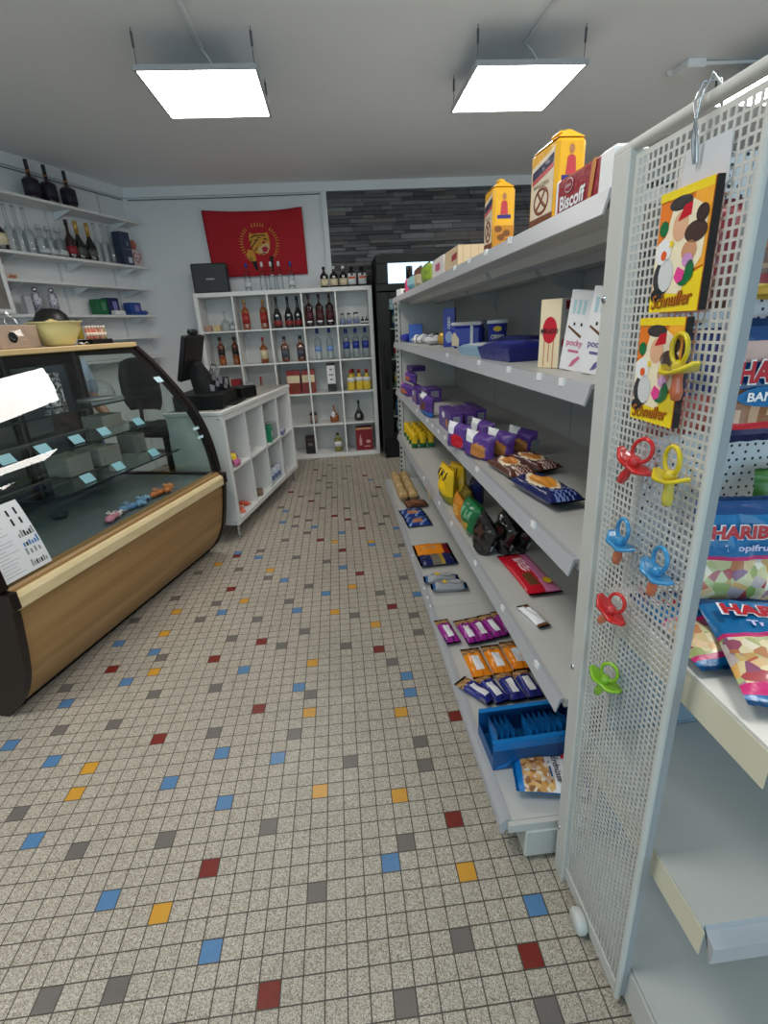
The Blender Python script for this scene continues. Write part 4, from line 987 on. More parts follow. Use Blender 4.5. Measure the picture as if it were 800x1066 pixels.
def traybox(label, x, y, rz, w, l, h, c, c2):
    t = thing('cookie_tray', label, 'biscuits', (x, y, z4), rz)
    mb = MB(); q = .012
    mb.add([(-w/2, -l/2, 0), (w/2, -l/2, 0), (w/2, l/2, 0), (-w/2, l/2, 0), (-w/2-q, -l/2-q, h*.72), (w/2+q, -l/2-q, h*.72), (w/2+q, l/2+q, h*.72), (-w/2-q, l/2+q, h*.72)], [(3, 2, 1, 0), (0, 1, 5, 4), (1, 2, 6, 5), (2, 3, 7, 6), (3, 0, 4, 7)])
    mb.grid(lambda u, v: ((u-.5)*(w+2*q), (v-.5)*(l+2*q), h*.72+h*.28*(max(0, 1-(2*u-1)**6)*max(0, 1-(2*v-1)**6))+.003*math.sin(13*u+9*v)*(1-(2*u-1)**2)), 10, 12, lambda u, v: 1 if .12 < u < .45 and .2 < v < .8 else (2 if .5 < u < .8 and .3 < v < .7 and (v*9+u*4) % 1 < .45 else 0))
    mb.build('wrapper', [c, c2, nm(120, 130, 210, .3)], t)
traybox('dark blue cookie tray lying on the fourth shelf left of the cream box', .60, 1.64, .12, .17, .22, .056, ROYD, ROYB)
traybox('pale blue cookie tray lying behind the dark blue tray on the fourth shelf', .575, 1.94, .1, .12, .22, .042, nm(150, 186, 210, .3), WHT)
traybox('dark blue long cookie tray lying furthest from the fourth shelf edge', .74, 1.98, .05, .12, .3, .06, ROYD, ROYB)
cup = thing('cookie_cup', 'round blue cookie cup with white rim on the fourth shelf', 'cookie tub', (.775, 2.42, z4), (0, 0, -.31))
MB().lathe([(0, 0), (.036, 0), (.038, .01), (.046, .112), (0, .112)], 26).build('cup', ROYB, cup); MB().lathe([(.046, .108), (.05, .108), (.05, .122), (.046, .124), (0, .122)], 26).build('lid', WHT, cup)
lettering(cup, 'OREO', .026, (0, -.0445, .05), XP, (0, -.08, 1), WHT, width=.06, bold=.03); patch(cup, 'yellow_print', ell(.02, .012), (0, -.0462, .085), XP, (0, -.08, 1), YELB, .001)
tub = thing('cookie_tub', 'large blue cookie tub with white lid and white end panel on the fourth shelf', 'cookie tub', (.68, 2.60, z4), (0, 0, -.42))
RB(-.075, -.06, 0, .075, .06, .105, .014).build('tub', ROYB, tub); RB(-.079, -.064, .105, .079, .064, .122, .008).build('lid', WHT, tub)
RB(.02, -.0615, .0, .034, -.0595, .104, .0005).build('white_stripe', WHT, tub); patch(tub, 'picture', [(-.025, -.03), (.01, -.035), (.012, .0), (-.01, .035), (-.025, .02)], (-.048, -.0605, .042), XP, ZP, CRM)
t = carton('cookie_box', 'dark blue upright cookie box right behind the large tub', 'biscuits', (.80, 2.67, z4), (0, 0, -.3), .08, .05, .125, [ROYD])
def tall_p(t): lettering(t, 'OREO', .02, (0, -.0258, .12), ZP, XN, WHT, width=.06, bold=.03); patch(t, 'pale_print', ell(.02, .03), (0, -.0256, .05), XP, ZP, nm(160, 180, 220, .4))
carton('cookie_box', 'tall narrow blue cookie pack standing behind the large tub', 'biscuits', (.625, 2.78, z4), (0, 0, -.4), .062, .05, .195, [ROYB], None, tall_p)
t = thing('sweet_bag', 'small golden round sweet bag on the fourth shelf', 'sweets', (.66, 3.05, z4)); MB().lathe([(0, .0), (.05, .008), (.062, .035), (.05, .065), (.015, .08), (0, .078)], 16, mx=Matrix.Scale(.8, 4, (1, 0, 0))).build('wrapper', GOLD, t)
for i, (x, y, c) in enumerate(((.60, 3.15, WHT), (.62, 3.32, SILV), (.59, 3.5, WHT), (.70, 3.42, NAVY))):
    pouch('sweet_pack', ('white crumpled sweet pack beside the golden bag', 'silver sweet pack behind the white one, far part of fourth shelf', 'second white sweet pack, far part of fourth shelf', 'navy sweet pack at the back, far part of fourth shelf')[i], 'sweets', (x, y, z4), (0, 0, .4*i), .10, .13, .05, [c, NAVY], lambda u, v, top: 1 if (u*4+v*5) % 1 < .2 else 0, seed=i+30, wr=.01)
carton('cookie_box', 'blue upright box near the far end of the fourth shelf', 'biscuits', (.60, 3.80, z4), (0, 0, -.2), .10, .07, .125, [nm(34, 74, 170, .4), nm(50, 96, 196, .4)])
pouch('sweet_pack', 'blue sweet pack at the very far end of the fourth shelf', 'sweets', (.55, 3.92, z4), (0, 0, .3), .08, .12, .06, [ROYB], 0, seed=41)
# ---- top shelf (z5)
z5 = GZ[5]+.001
bis = thing('biscuit_pack', 'long dark red biscuit packet with white lettering at the near end of top shelf', 'biscuits', (.474, 1.125, z5))
RB(0, -.225, 0, .05, 0, .066, .005).build('wrapper', nm(150, 40, 52, .3), bis)
RB(-.0008, -.226, -.0001, .0505, -.176, .0668, .005).build('white_end', WHT, bis); RB(-.0008, -.016, -.0001, .0505, .0008, .0668, .005).build('white_end', WHT, bis)
lettering(bis, 'Biscoff', .034, (-.0012, -.078, .021), YN, ZP, WHT, width=.105, bold=.03)
patch(bis, 'oval_badge', ell(.019, .012), (-.0012, -.062, .047), YN, ZP, WHT); patch(bis, 'oval_badge', ell(.0175, .0105), (-.0018, -.062, .047), YN, ZP, nm(150, 40, 52, .3)); lettering(bis, 'Lotus', .009, (-.0026, -.062, .047), YN, ZP, WHT, width=.022)
patch(bis, 'biscuit_picture', [(-.012, -.03), (.0, -.032), (.012, .02), (.012, .03), (.002, .033), (-.004, .026)], (-.0014, -.155, .033), YN, ZP, COOK)
def pretzel_bag(label, x, y, rz, w, d, h, seed):
    t = thing('pretzel_bag', label, 'snack bag', (x, y, z5), rz, 'yellow pretzel bags')
    YB, YB2 = nm(238, 176, 40, .25), nm(226, 150, 30, .25)
    mb = RB(-w/2, -d/2, 0, w/2, d/2, h*.88, .008)
    hh = h*.88
    mb.add([(-w/2+.004, -d/2+.004, hh), (w/2-.004, -d/2+.004, hh), (w/2-.004, d/2-.004, hh), (-w/2+.004, d/2-.004, hh), (-w/2+.02, -.004, h*.98), (w/2-.02, -.004, h*.97), (w/2-.02, .004, h*.97), (-w/2+.02, .004, h*.98)], [(0, 1, 5, 4), (1, 2, 6, 5), (2, 3, 7, 6), (3, 0, 4, 7), (4, 5, 6, 7)])
    mb.rbox(-w*.12, -.012, h*.95, w*.2, .01, h*1.0, .004)
    mb.build('wrapper', YB, t)
    patch(t, 'cream_front', [(-w*.42, h*.16), (w*.44, h*.16), (w*.44, h*.80), (-w*.42, h*.72)], (0, -d/2-.0003, 0), XP, ZP, nm(232, 216, 190, .3))
    patch(t, 'brown_foot', rect(w*.9, h*.16), (0, -d/2-.0004, h*.085), XP, ZP, nm(120, 70, 44, .3))
    patch(t, 'brand_band', [(-w*.38, h*.58), (w*.42, h*.66), (w*.42, h*.75), (-w*.38, h*.67)], (0, -d/2-.0008, 0), XP, ZP, nm(40, 36, 76, .3))
    patch(t, 'red_band', [(-w*.38, h*.53), (w*.42, h*.61), (w*.42, h*.655), (-w*.38, h*.575)], (0, -d/2-.0008, 0), XP, ZP, nm(206, 84, 84, .3))
    lettering(t, 'BREZEL', h*.055, (0, -d/2-.0012, h*.5), XP, (0, 0, 1), nm(120, 96, 78, .4), width=w*.6)
    pz = MB().tube([(w*.27*math.sin(a)*(1 if k_ else 1), 0, h*.13*math.cos(a)*1.0) for k_, a in enumerate([i*2*PI/24 for i in range(24)])], .0045, 6, closed=True)
    pz.tube([(-w*.2, 0, -h*.09), (0, 0, h*.0), (w*.14, 0, h*.1)], .0045, 6).tube([(w*.2, 0, -h*.09), (0, 0, 0), (-w*.14, 0, h*.1)], .0045, 6)
    o = pz.build('pretzel_print', nm(128, 66, 36, .4), t, (0, -d/2-.0004, h*.33)); o.scale = (1, .25, 1)
    # side with figure print and pretzel window
    for sx, rt in ((1, YP), (-1, YN)):
        X_ = sx*(w/2+.0004)
        patch(t, 'dress_print', [(-.012, -.02), (.012, -.02), (.009, .012), (.004, .016), (-.004, .016), (-.009, .012)], (X_, 0, h*.62), rt, ZP, nm(196, 64, 70, .3)); patch(t, 'head_print', ell(.006, .009), (X_, 0, h*.62+.027), rt, ZP, nm(180, 120, 80, .3))
        patch(t, 'badge_print', rect(d*.6, .010), (X_, 0, h*.62-.026), rt, ZP, nm(60, 50, 120, .3))
        patch(t, 'side_window', rect(d*.92, h*.36), (X_, 0, h*.2), rt, ZP, nm(196, 130, 34, .25))
        for q in range(6): patch(t, 'pretzel_picture', ell(.012, .009, 10), (X_+sx*.0004, ((q*37) % 5-2)*.0085, h*(.06+.055*q)), rt, ZP, nm(128, 76, 24, .3))
    return t
pretzel_bag('yellow pretzel bag beside the red biscuit packet on top shelf', .536, 1.275, -R90+.04, .135, .068, .192, 1)
pretzel_bag('yellow pretzel bag standing alone, further along the top shelf', .536, 1.69, -R90+.04, .08, .07, .205, 2)
WOODP = nm(226, 200, 160, .4)
def crate_parts(c):
    def f(t):
        for q in range(4): patch(t, 'plank_line', rect(.0015, .083), (-.04+.027*q, -.0502, .0425), XP, ZP, nm(190, 150, 100, .5))
        patch(t, 'red_sign', [(-.035, -.008), (.03, -.016), (.035, .008), (-.03, .016)], (-.0802 if c else -.0502, .0, .045), YN, ZP, nm(176, 50, 60, .4), .0004)
    return f
for i, (y, lab) in enumerate(((2.06, 'near cream cake box of two side by side on top shelf'), (2.18, 'far cream cake box of two side by side on top shelf'))):
    t = thing('cake_box', lab, 'cake box', (.495, y, z5), 0, 'cream cake boxes')
    RB(0, 0, 0, .13, .115, .086, .002).build('carton', WOODP, t)
    for q in range(4): patch(t, 'plank_line', rect(.0015, .083), (.02+.03*q, -.0003, .043), XP, ZP, nm(190, 150, 100, .5))
    if i == 0: patch(t, 'red_sign', [(-.045, -.010), (.04, -.006), (.045, .016), (-.04, .012)], (-.0004, .06, .048), YN, ZP, nm(176, 50, 60, .4))
t = thing('cake_box', 'white and pink cake box next to the cream boxes on top shelf', 'cake box', (.495, 2.33, z5)); RB(0, 0, 0, .1, .25, .088, .002).build('carton', nm(236, 228, 226, .4), t); patch(t, 'pink_sign', rect(.1, .03), (-.0004, .12, .05), YN, ZP, nm(206, 96, 132, .4))
pouch('snack_bag', 'lime green bag on the top shelf beside the white cake box', 'snack bag', (.525, 2.75, z5+.05), FACE_AISLE, .2, .1, .05, [nm(150, 180, 60, .3), nm(90, 120, 40, .3)], lambda u, v, top: 1 if (u*3) % 1 < .3 else 0, seed=3)
pouch('snack_bag', 'brown and white bag behind the lime green bag on top shelf', 'snack bag', (.525, 3.0, z5+.055), FACE_AISLE, .2, .11, .05, [nm(206, 190, 160, .3), nm(110, 70, 50, .3)], lambda u, v, top: 1 if v > .6 else 0, seed=6)
pouch('snack_bag', 'pale teal bag further along the top shelf', 'snack bag', (.525, 3.25, z5+.045), FACE_AISLE, .22, .09, .05, [nm(150, 200, 206, .3), nm(90, 150, 170, .3)], lambda u, v, top: 1 if v < .4 else 0, seed=7)
bottle('black-necked pink bottle standing near the far end of top shelf', (.515, 3.48, z5), .165, .03, nm(220, 70, 120, .3), DARK, None, rn=.6, sh=(.42, .6), capz=.55, cat='bottle')
t = carton('small_box', 'small white box at the far end of the top shelf', 'box', (.53, 3.8, z5), (0, 0, .2), .1, .1, .05, [WHT, nm(220, 214, 206, .4)]); patch(t, 'black_mark', ell(.012, .012), (-.02, -.0505, .03), XP, ZP, BLACKINK)
# ================================================================ hanging dummy sweets on the perforated panel
def panel(y, z, off=.004): return Vector((PX-.0187*z-off, y, z))
PR = (0, 0, 0)
hk = thing('strip_hook', 'bent wire hook over the top rail holding the clear plastic strip', 'hook', panel(.655, 1.60))
MB().tube([(.018, 0, -.01), (.012, .002, .022), (-.008, .004, .020), (-.016, .002, 0), (-.012, -.004, -.03), (-.006, -.003, -.06)], .0017, 8).tube([(.014, -.005, .01), (-.006, -.008, .024), (-.017, -.01, .0), (-.010, .006, -.03), (-.006, .002, -.06)], .0015, 8).build('wire', CHROME, hk)
stp = thing('plastic_strip', 'translucent plastic hanging strip on the perforated panel behind the sweets', 'hanging strip', panel(.65, 1.56), (0, 0, 0))
FROST = glassy('frosted_plastic', (246, 247, 248), edge=(238, 240, 242), ior=1.12, rough=.3)
MILKY = M('milky_plastic', (206, 210, 214), .25)
def sway(z): return .0187*(-z)
MB().add([(sway(z)-.002, y, z) for y, z in ((.03, -.0), (-.045, -.0), (-.05, -.05), (-.02, -.065), (.01, -.075), (.02, -.095), (.035, -.06))], [tuple(range(7))]).build('hanger_card', MILKY, stp, solid=.001)
MB().grid(lambda u, v: (sway(-.07-v*.86)-.004+.003*math.sin(v*17+u*3), -.035+u*.07+.01*math.sin(v*5), -.07-v*.86), 4, 30).build('strip', FROST, stp)
CARDY = nm(244, 214, 40, .3); CARDO = nm(236, 126, 40, .3)
BLKM = nm(24, 22, 24, .5)
def sweet_card(label, y, z, pac_c=None):
    """printed header card with plain coloured shapes and lettering"""
    t = thing('header_card', label, 'sweet card', panel(y, z, .012), (0, -.0187, 0), 'printed sweet cards')
    w, h = .098, .142
    RB(-.004, -w/2, -h/2, .004, w/2, h/2, .0008).build('card', CARDO, t); B(-.0035, -w/2-.0012, -h/2, .006, -w/2-.0001, h/2).build('black_edge', BLKM, t)
    F = -.0043
    def P(name, poly, c, k=0): return patch(t, name, poly, (F-.0002*k, 0, 0), YN, ZP, c)
    P('orange_glow', [(.0, -.03), (w/2, -.02), (w/2, .066), (.02, .066)], nm(246, 170, 50, .3), 1)
    P('yellow_foot', [(-w/2, -h/2), (w/2, -h/2), (w/2, -.022), (-w/2, -.05)], CARDY, 2); P('yellow_top', rect(w, .010, 0, h/2-.005), CARDY, 2)
    P('pale_halo', [(-.045, -.045), (.01, -.05), (.044, -.01), (.046, .04), (.01, .058), (-.02, .05), (-.03, .02), (-.048, .01)], nm(244, 230, 200, .3), 3)
    P('dark_oval', ell(.022, .008, 16, -.006, .054), nm(60, 54, 54, .3), 4); P('red_shape', [(-.008, .034), (.016, .038), (.016, .052), (.002, .050)], REDP, 5)
    P('tan_oval', ell(.015, .017, 16, -.002, .028), nm(226, 176, 140, .3), 4); P('brown_oval', ell(.02, .012, 16, .028, .018), nm(72, 50, 44, .3), 5); P('brown_oval', ell(.011, .010, 14, .036, .036), nm(64, 46, 42, .3), 5); P('tan_oval', ell(.014, .012, 14, .02, -.002), nm(206, 150, 112, .3), 5)
    P('white_oval', ell(.016, .015, 16, -.03, .002), WHT, 6); P('grey_oval', ell(.02, .022, 16, -.026, -.028), nm(60, 60, 64, .3), 5); P('white_oval', ell(.015, .02, 16, -.02, -.026), nm(214, 216, 218, .3), 6); P('black_oval', ell(.013, .009, 14, -.034, -.05), nm(40, 40, 44, .3), 7); P('orange_spot', ell(.006, .006, 10, -.028, -.002), nm(230, 96, 40, .3), 7)
    P('green_leaf', ell(.009, .009, 12, -.034, .030), GRN, 7); P('green_leaf', ell(.011, .007, 12, .016, -.034), GRN, 7); P('green_leaf', ell(.008, .012, 12, .026, -.024), GRN, 8); P('pink_shape', [(-.002, -.03), (.004, -.018), (.018, -.024), (.016, -.034), (.006, -.038)], nm(232, 70, 150, .3), 9); P('lilac_shape', ell(.010, .008, 12, .02, -.012), nm(206, 150, 206, .3), 8)
    P('star', [(-.014+(.006 if q % 2 == 0 else .0028)*math.cos(q*PI/5), .010+(.006 if q % 2 == 0 else .0028)*math.sin(q*PI/5)) for q in range(10)], CARDY, 9)
    lettering(t, 'Schnuller', .024, (F-.0016, .002, -.056), (0, -1, .06), (0, .06, 1), nm(150, 72, 20, .4), width=.082, bold=.02, shear=.25)
    lettering(t, 'Schnuller', .022, (F-.0022, .0025, -.0555), (0, -1, .06), (0, .06, 1), nm(196, 120, 30, .4), width=.078, shear=.25)
    return t
sweet_card('orange printed card with yellow foot lettering, upper of two on the perforated panel', .655, 1.447)
sweet_card('orange printed card with yellow foot lettering, lower of two, behind yellow dummy', .672, 1.298)
def dummy(label, y, z, c, teat, tilt=0, yaw=0):
    t = thing('dummy_sweet', label, 'dummy sweet', panel(y, z, .022), (tilt, 0, yaw), 'plastic dummies with candy teats')
    MB().tube([(0, .017*math.cos(a)*.9, .026+.019*math.sin(a)) for a in [i*2*PI/20 for i in range(20)]], .0032, 8, closed=True).build('ring', c, t)
    sh = MB().grid(lambda u, v: ((v-.5)*.036*max(.12, 1-(2*u-1)**2)**.5*(1-.25*math.cos(PI*(2*u-1))**2), (u-.5)*.066, -.003+.010*(2*u-1)**2-.012*(2*v-1)**2*0), 16, 6)
    sh.build('shield', c, t, solid=.005)
    MB().lathe([(0, -.006), (.008, -.005), (.009, .004), (.006, .010), (0, .011)], 14, mx=Matrix.Translation((0, 0, .002))).build('knob', c, t)
    MB().lathe([(0, -.040), (.006, -.038), (.0078, -.028), (.006, -.012), (.007, -.004), (0, -.004)], 14).build('teat', teat, t)
    MB().grid(lambda u, v: (-.013*math.sin(PI*u)*math.sin(PI*min(1, v*1.1))-.001+.0015*math.sin(9*u+14*v), (u-.5)*.07, -.055+v*.10), 8, 10).build('clear_bag', FILM, t)
    return t
CANDY = lambda r, g, b, k: M(k, (r, g, b), .18, trans=.25, coat=.3)
CY, CRD, CB, CG, TE, TEY = CANDY(240, 214, 30, 'dummy_yellow'), CANDY(230, 44, 44, 'dummy_red'), CANDY(60, 160, 220, 'dummy_blue'), CANDY(150, 210, 40, 'dummy_green'), CANDY(232, 120, 80, 'teat_orange'), CANDY(240, 220, 90, 'teat_yellow')
dummy('yellow plastic dummy hanging in front of the lower printed card', .617, 1.305, CY, TE, -.12)
dummy('red plastic dummy, upper of two red ones, below the printed cards', .69, 1.160, CRD, CRD, .5, .4)
dummy('yellow plastic dummy, lower of two yellow ones, right of red one', .602, 1.162, CY, TEY, -.05)
dummy('blue plastic dummy, left of the two blue ones', .70, 1.020, CB, TE, .12)
dummy('blue plastic dummy, right of the two blue ones', .602, 1.015, CB, TE, .15)
dummy('red plastic dummy, lower of two red ones, above the green one', .708, .885, CRD, TE, .5, .3)
dummy('lime green plastic dummy, lowest on the perforated panel', .70, .738, CG, CG, .3, .5)
# ================================================================ sweet bags on the end display
GUMS = M2('gummy_picture', (200, 180, 140), .25, coat=.3, build=lambda nt, co: vor(nt, co, 58, [(0, (120, 150, 60)), (.18, (226, 214, 176)), (.4, (196, 170, 110)), (.55, (176, 66, 56)), (.7, (132, 88, 120)), (.85, (236, 230, 214)), (1, (206, 150, 50))]))
TEAL = nm(20, 104, 160, .22); TEALD = nm(14, 62, 116, .22); HRED = nm(176, 24, 40, .3); GUM = nm(206, 190, 140, .3); GUM2 = nm(120, 150, 70, .3); GUM3 = nm(170, 60, 60, .3); GUM4 = nm(130, 90, 130, .3); LEAF = nm(40, 130, 60, .3)
def har_mfn(seed):
    def f(u, v, top):
        if not top: return 1
        if v < .08: return 0
        if v < .12: return 7
        if v < .5: return 2
        if v < .53: return 7
        if u > .84 and v < .75: return 6
        if v > .88: return 1
        return 0
    return f
HM = [TEAL, TEALD, GUMS, GUMS, GUMS, GUMS, LEAF, nm(196, 40, 110, .3), WHT]
def har_parts(w, l, th_, sub):
    def f(t):
        lettering(t, 'HARIBO', l*.15, (-.0, l*.235, th_+.0022), XP, YP, WHT, 'lettering_outline', width=w*.80, bold=.075)
        lettering(t, 'HARIBO', l*.14, (-.0, l*.235, th_+.0034), XP, YP, HRED, width=w*.76, bold=.045)
        lettering(t, sub, l*.07, (.01, l*.1, th_+.0026), XP, YP, nm(190, 190, 226, .4), width=w*.58, bold=.03)
    return f
pouch('sweet_bag', 'blue gummy sweet bag standing up against the pegboard', 'sweet bag', (.672, .735, .858+.106), (R90-.16, .02, -.12), .16, .216, .045, HM, har_mfn(1), seed=3, wr=.005, parts=har_parts(.16, .216, .045, 'Tropifrutti'), nu=26, nv=30)
pouch('sweet_bag', 'blue gummy sweet bag lying in front on the upper display shelf', 'sweet bag', (.645, .565, .868), (.10, 0, -.34), .185, .25, .04, HM, har_mfn(4), seed=6, wr=.005, parts=har_parts(.185, .25, .04, 'Tropifrutti'), nu=26, nv=30)
pouch('sweet_bag', 'blue gummy sweet bag lying underneath and left of the front one', 'sweet bag', (.60, .665, .853), (.02, 0, -.05), .165, .22, .03, HM, har_mfn(2), seed=9, wr=.005, parts=har_parts(.165, .22, .03, 'Tropifrutti'), nu=22, nv=24)
def new_p(t): lettering(t, 'NEW', .022, (-.012, .012, .0125), XP, YP, nm(226, 214, 190, .4), width=.05, bold=.03)
pouch('sweet_bag', 'small green and yellow sweet bag behind the standing blue bag', 'sweet bag', (.80, .80, 1.062), (R90-.1, 0, 0), .12, .075, .03, [nm(60, 112, 44, .3), nm(214, 180, 50, .3)], lambda u, v, top: 1 if v < .36 else 0, seed=2, parts=new_p)
def strip_parts(t):
    lettering(t, 'HARIBO', .05, (-.03, .018, .0325), XP, YP, WHT, 'lettering_outline', width=.15, bold=.06)
    lettering(t, 'HARIBO', .046, (-.03, .018, .0337), XP, YP, HRED, width=.145, bold=.04)
    patch(t, 'blue_badge', ell(.068, .018), (-.03, -.022, .031), XP, YP, TEAL, .0008); lettering(t, 'BANANA', .02, (-.03, -.022, .033), XP, YP, WHT, width=.1, bold=.03)
pouch('sweet_bag', 'hanging sweet bag with striped blue top and clear brown lower part on pegboard', 'sweet bag', (.752, .795, 1.258), (R90-.02, 0, 0), .19, .2, .03, [TEALD, nm(196, 160, 150, .3), nm(150, 96, 62, .25), REDP, NAVY, nm(200, 160, 130, .15)], lambda u, v, top: 4 if v < .1 else (3 if v < .14 or .44 < v < .47 else ((2 if (u*5+v*3) % 1 < .6 else 5) if v < .44 else (1 if v < .84 and u < .8 and v > .66 else 0))), seed=4, parts=strip_parts, wr=.006)
pouch('sweet_bag', 'brown and gold sweet bag hanging highest on the pegboard', 'sweet bag', (.735, .795, 1.452), (R90-.02, 0, 0), .20, .13, .03, [nm(96, 58, 40, .3), GOLD, DKRED, nm(150, 110, 80, .2)], lambda u, v, top: 1 if v < .16 else (2 if v < .28 else (3 if (u*6+v*4) % 1 < .35 else 0)), seed=8, wr=.006)
pouch('sweet_bag', 'dark red sweet bag hanging behind the perforated panel, above the blue one', 'sweet bag', (.572, .80, 1.452), (R90-.02, 0, 0), .11, .15, .028, [nm(120, 24, 34, .3), BROWNP], lambda u, v, top: 1 if v < .3 else 0, seed=11)
pouch('sweet_bag', 'dark blue sweet bag hanging behind the perforated panel, below the red one', 'sweet bag', (.572, .80, 1.262), (R90-.02, 0, 0), .11, .17, .028, [NAVY, nm(150, 60, 50, .3)], lambda u, v, top: 1 if v < .4 else 0, seed=12)
for x, z, pl_ in ((.735, 1.525, 'upper right'), (.752, 1.365, 'lower right'), (.572, 1.535, 'upper left'), (.572, 1.355, 'lower left')):
    h_ = MB().tube([(0, .04, 0), (0, -.03, 0), (0, -.038, .008)], .0022, 8).build('peg_hook', CHROME, None, (x, .80, z)); tag(h_, 'thin chrome peg hook on the pegboard holding a sweet bag, %s' % pl_, 'hook', 'peg hooks')
# ================================================================ goods in and on the glass counter
def on_case(name, label, cat, o, u, z, rz=0, group=None): return thing(name, label, cat, cw(o, u, z), CR+rz, group)
def bow(label, o, u, c, c2, rz, seed):
    t = on_case('wrapped_sweet', label, 'wrapped sweet', o, u, .553, rz, 'bow-wrapped sweets')
    MB().lathe([(0, -.055), (.016, -.045), (.022, -.02), (.014, -.005), (.022, .015), (.02, .035), (0, .05)], 10, mx=Matrix.Translation((0, 0, .02)) @ Matrix.Rotation(R90, 4, 'X') @ Matrix.Scale(.8, 4, (0, 1, 0))).build('parcel', c, t)
    MB().grid(lambda u_, v: ((u_-.5)*.05*(.3+abs(2*v-1)), .07+(v-.5)*.05, .016+.012*math.sin(u_*14+seed)), 8, 4).build('tail', c2, t, solid=.002)
    for s_ in (-1, 1): MB().tube([(0, 0, .038), (s_*.014, .008, .05), (s_*.022, -.004, .044), (0, 0, .038)], .003, 6).build('ribbon', c2, t)
    return t
bow('pink and white bow-wrapped sweet, nearest on the counter deck', .03, .70, nm(206, 130, 150, .5), nm(226, 210, 206, .5), .2, 1)
bow('pale blue wrapped sweet, left one of the blue pair on the counter deck', .01, .835, nm(90, 130, 170, .45), nm(130, 160, 186, .5), -.3, 2)
bow('pale blue wrapped sweet, right one of the blue pair on the counter deck', .02, .93, nm(104, 150, 186, .45), nm(140, 176, 200, .5), .3, 3)
bow('orange wrapped sweet, left one of the orange pair on the counter deck', .02, 1.06, nm(186, 104, 50, .5), nm(206, 136, 90, .5), -.1, 4)
bow('orange wrapped sweet, right one of the orange pair on the counter deck', .03, 1.145, nm(196, 112, 54, .5), nm(210, 146, 90, .5), .5, 5)
t = on_case('glass_dish', 'small empty clear glass dish on the dark counter deck', 'dish', -.29, .715, .553); MB().lathe([(0, .002), (.035, .002), (.042, .022), (.040, .022), (.033, .006), (0, .006)], 20).build('dish', BOTG, t)
TAGS = [(.905, -.19, [.30, .47, .66, .86, 1.05, 1.33]), (.727, -.11, [.78, 1.0, 1.30])]
od = ['first', 'second', 'third', 'fourth', 'fifth', 'sixth']
for z, o, us in TAGS:
    for i, u in enumerate(us):
        t = on_case('price_card', 'pale blue price card, %s from the left on the %s glass shelf of the counter' % (od[i], 'middle' if z > .8 else 'lowest'), 'price card', o-.02, u, z, 0, 'pale blue price cards')
        MB().add([(.02, -.035, .001), (.02, .035, .001), (-.01, .035, .038), (-.01, -.035, .038)], [(0, 1, 2, 3)]).build('card', nm(150, 200, 216, .5), t, solid=.0015)
        MB().tube([(-.016, -.05, .001), (-.03, -.05, .07)], .003, 6).build('clip', CLEARP, t)
BOXG = nm(150, 145, 138, .6)
for i, (o, u, z, w, d, h, c) in enumerate(((-.36, .93, .726, .14, .16, .10, BOXG), (-.36, 1.14, .726, .16, .16, .095, BOXG), (-.34, 1.40, .726, .12, .10, .11, nm(136, 130, 124, .6)), (-.42, 1.30, .904, .14, .16, .07, BOXG))):
    t = on_case('cake_box', ('grey open box, left one on the lowest glass shelf', 'grey open box, middle one on the lowest glass shelf', 'grey box at the far end of the lowest glass shelf', 'grey box at the far end of the middle glass shelf')[i], 'box', o, u, z, 0, 'grey boxes in the counter')
    MB().rbox(-w/2, -d/2, 0, w/2, d/2, .004, .001).rbox(-w/2, -d/2, .004, -w/2+.004, d/2, h).rbox(w/2-.004, -d/2, .004, w/2, d/2, h).rbox(-w/2+.004, -d/2, .004, w/2-.004, -d/2+.004, h).rbox(-w/2+.004, d/2-.004, .004, w/2-.004, d/2, h).build('tray', c, t)
    RB(-w/2+.006, -d/2+.006, .005, w/2-.006, d/2-.006, h*.9, .004).build('contents', nm(150, 142, 132, .6), t)
t = on_case('sweet_box', 'black and white speckled carton standing on the upper glass shelf', 'box', -.44, 1.02, 1.064)
RB(-.03, -.05, 0, .03, .05, .17, .003).build('carton', M2('speckle_box', (120, 120, 124), .4, build=lambda nt, co: ramp(nt, noise(nt, co, 60, 2), [(.42, (40, 40, 44)), (.5, (150, 150, 154)), (.6, (220, 220, 224))])), t)
t = on_case('cake_dome', 'clear plastic cake dome on the upper glass shelf at far end', 'cake dome', -.42, 1.30, 1.064); MB().lathe([(.10, 0), (.10, .03), (.085, .075), (.05, .10), (0, .108)], 22).build('dome', CLEARP, t); MB().lathe([(0, 0), (.104, 0), (.104, .006), (0, .006)], 22).build('tray', nm(170, 172, 174, .3), t)
# counter top: wrapped box, bowl, tray of jars
TOPZ = 1.3625
kb = on_case('gift_box', 'brown box with round dark window wrapped in crinkled clear film', 'box', -.45, .875, TOPZ)
RB(-.08, -.11, 0, .08, .10, .105, .003).build('carton', nm(176, 152, 134, .6), kb)
MB().lathe([(0, 0), (.024, 0), (.024, .0015), (0, .0015)], 24, mx=Matrix.Translation((.0802, -.045, .05)) @ Matrix.Rotation(R90, 4, 'Y')).build('round_window', DARKM, kb)
MB().grid(lambda u, v: ((.095-.09*v*v*.9)*math.cos(2*PI*u)*1.15+.006*math.sin(19*u+9*v), (.125-.11*v*v*.95)*math.sin(2*PI*u)*1.1+.006*math.sin(23*u+5*v), .002+v*.165+.01*math.sin(12*PI*u)*v), 28, 8).build('clear_film', FILM, kb)
bl = on_case('bowl', 'pale yellow bowl filled with wrapped sweets on the counter top', 'bowl', -.40, 1.115, TOPZ)
YB_ = M('bowl_yellow', (236, 227, 166), .3, trans=.15)
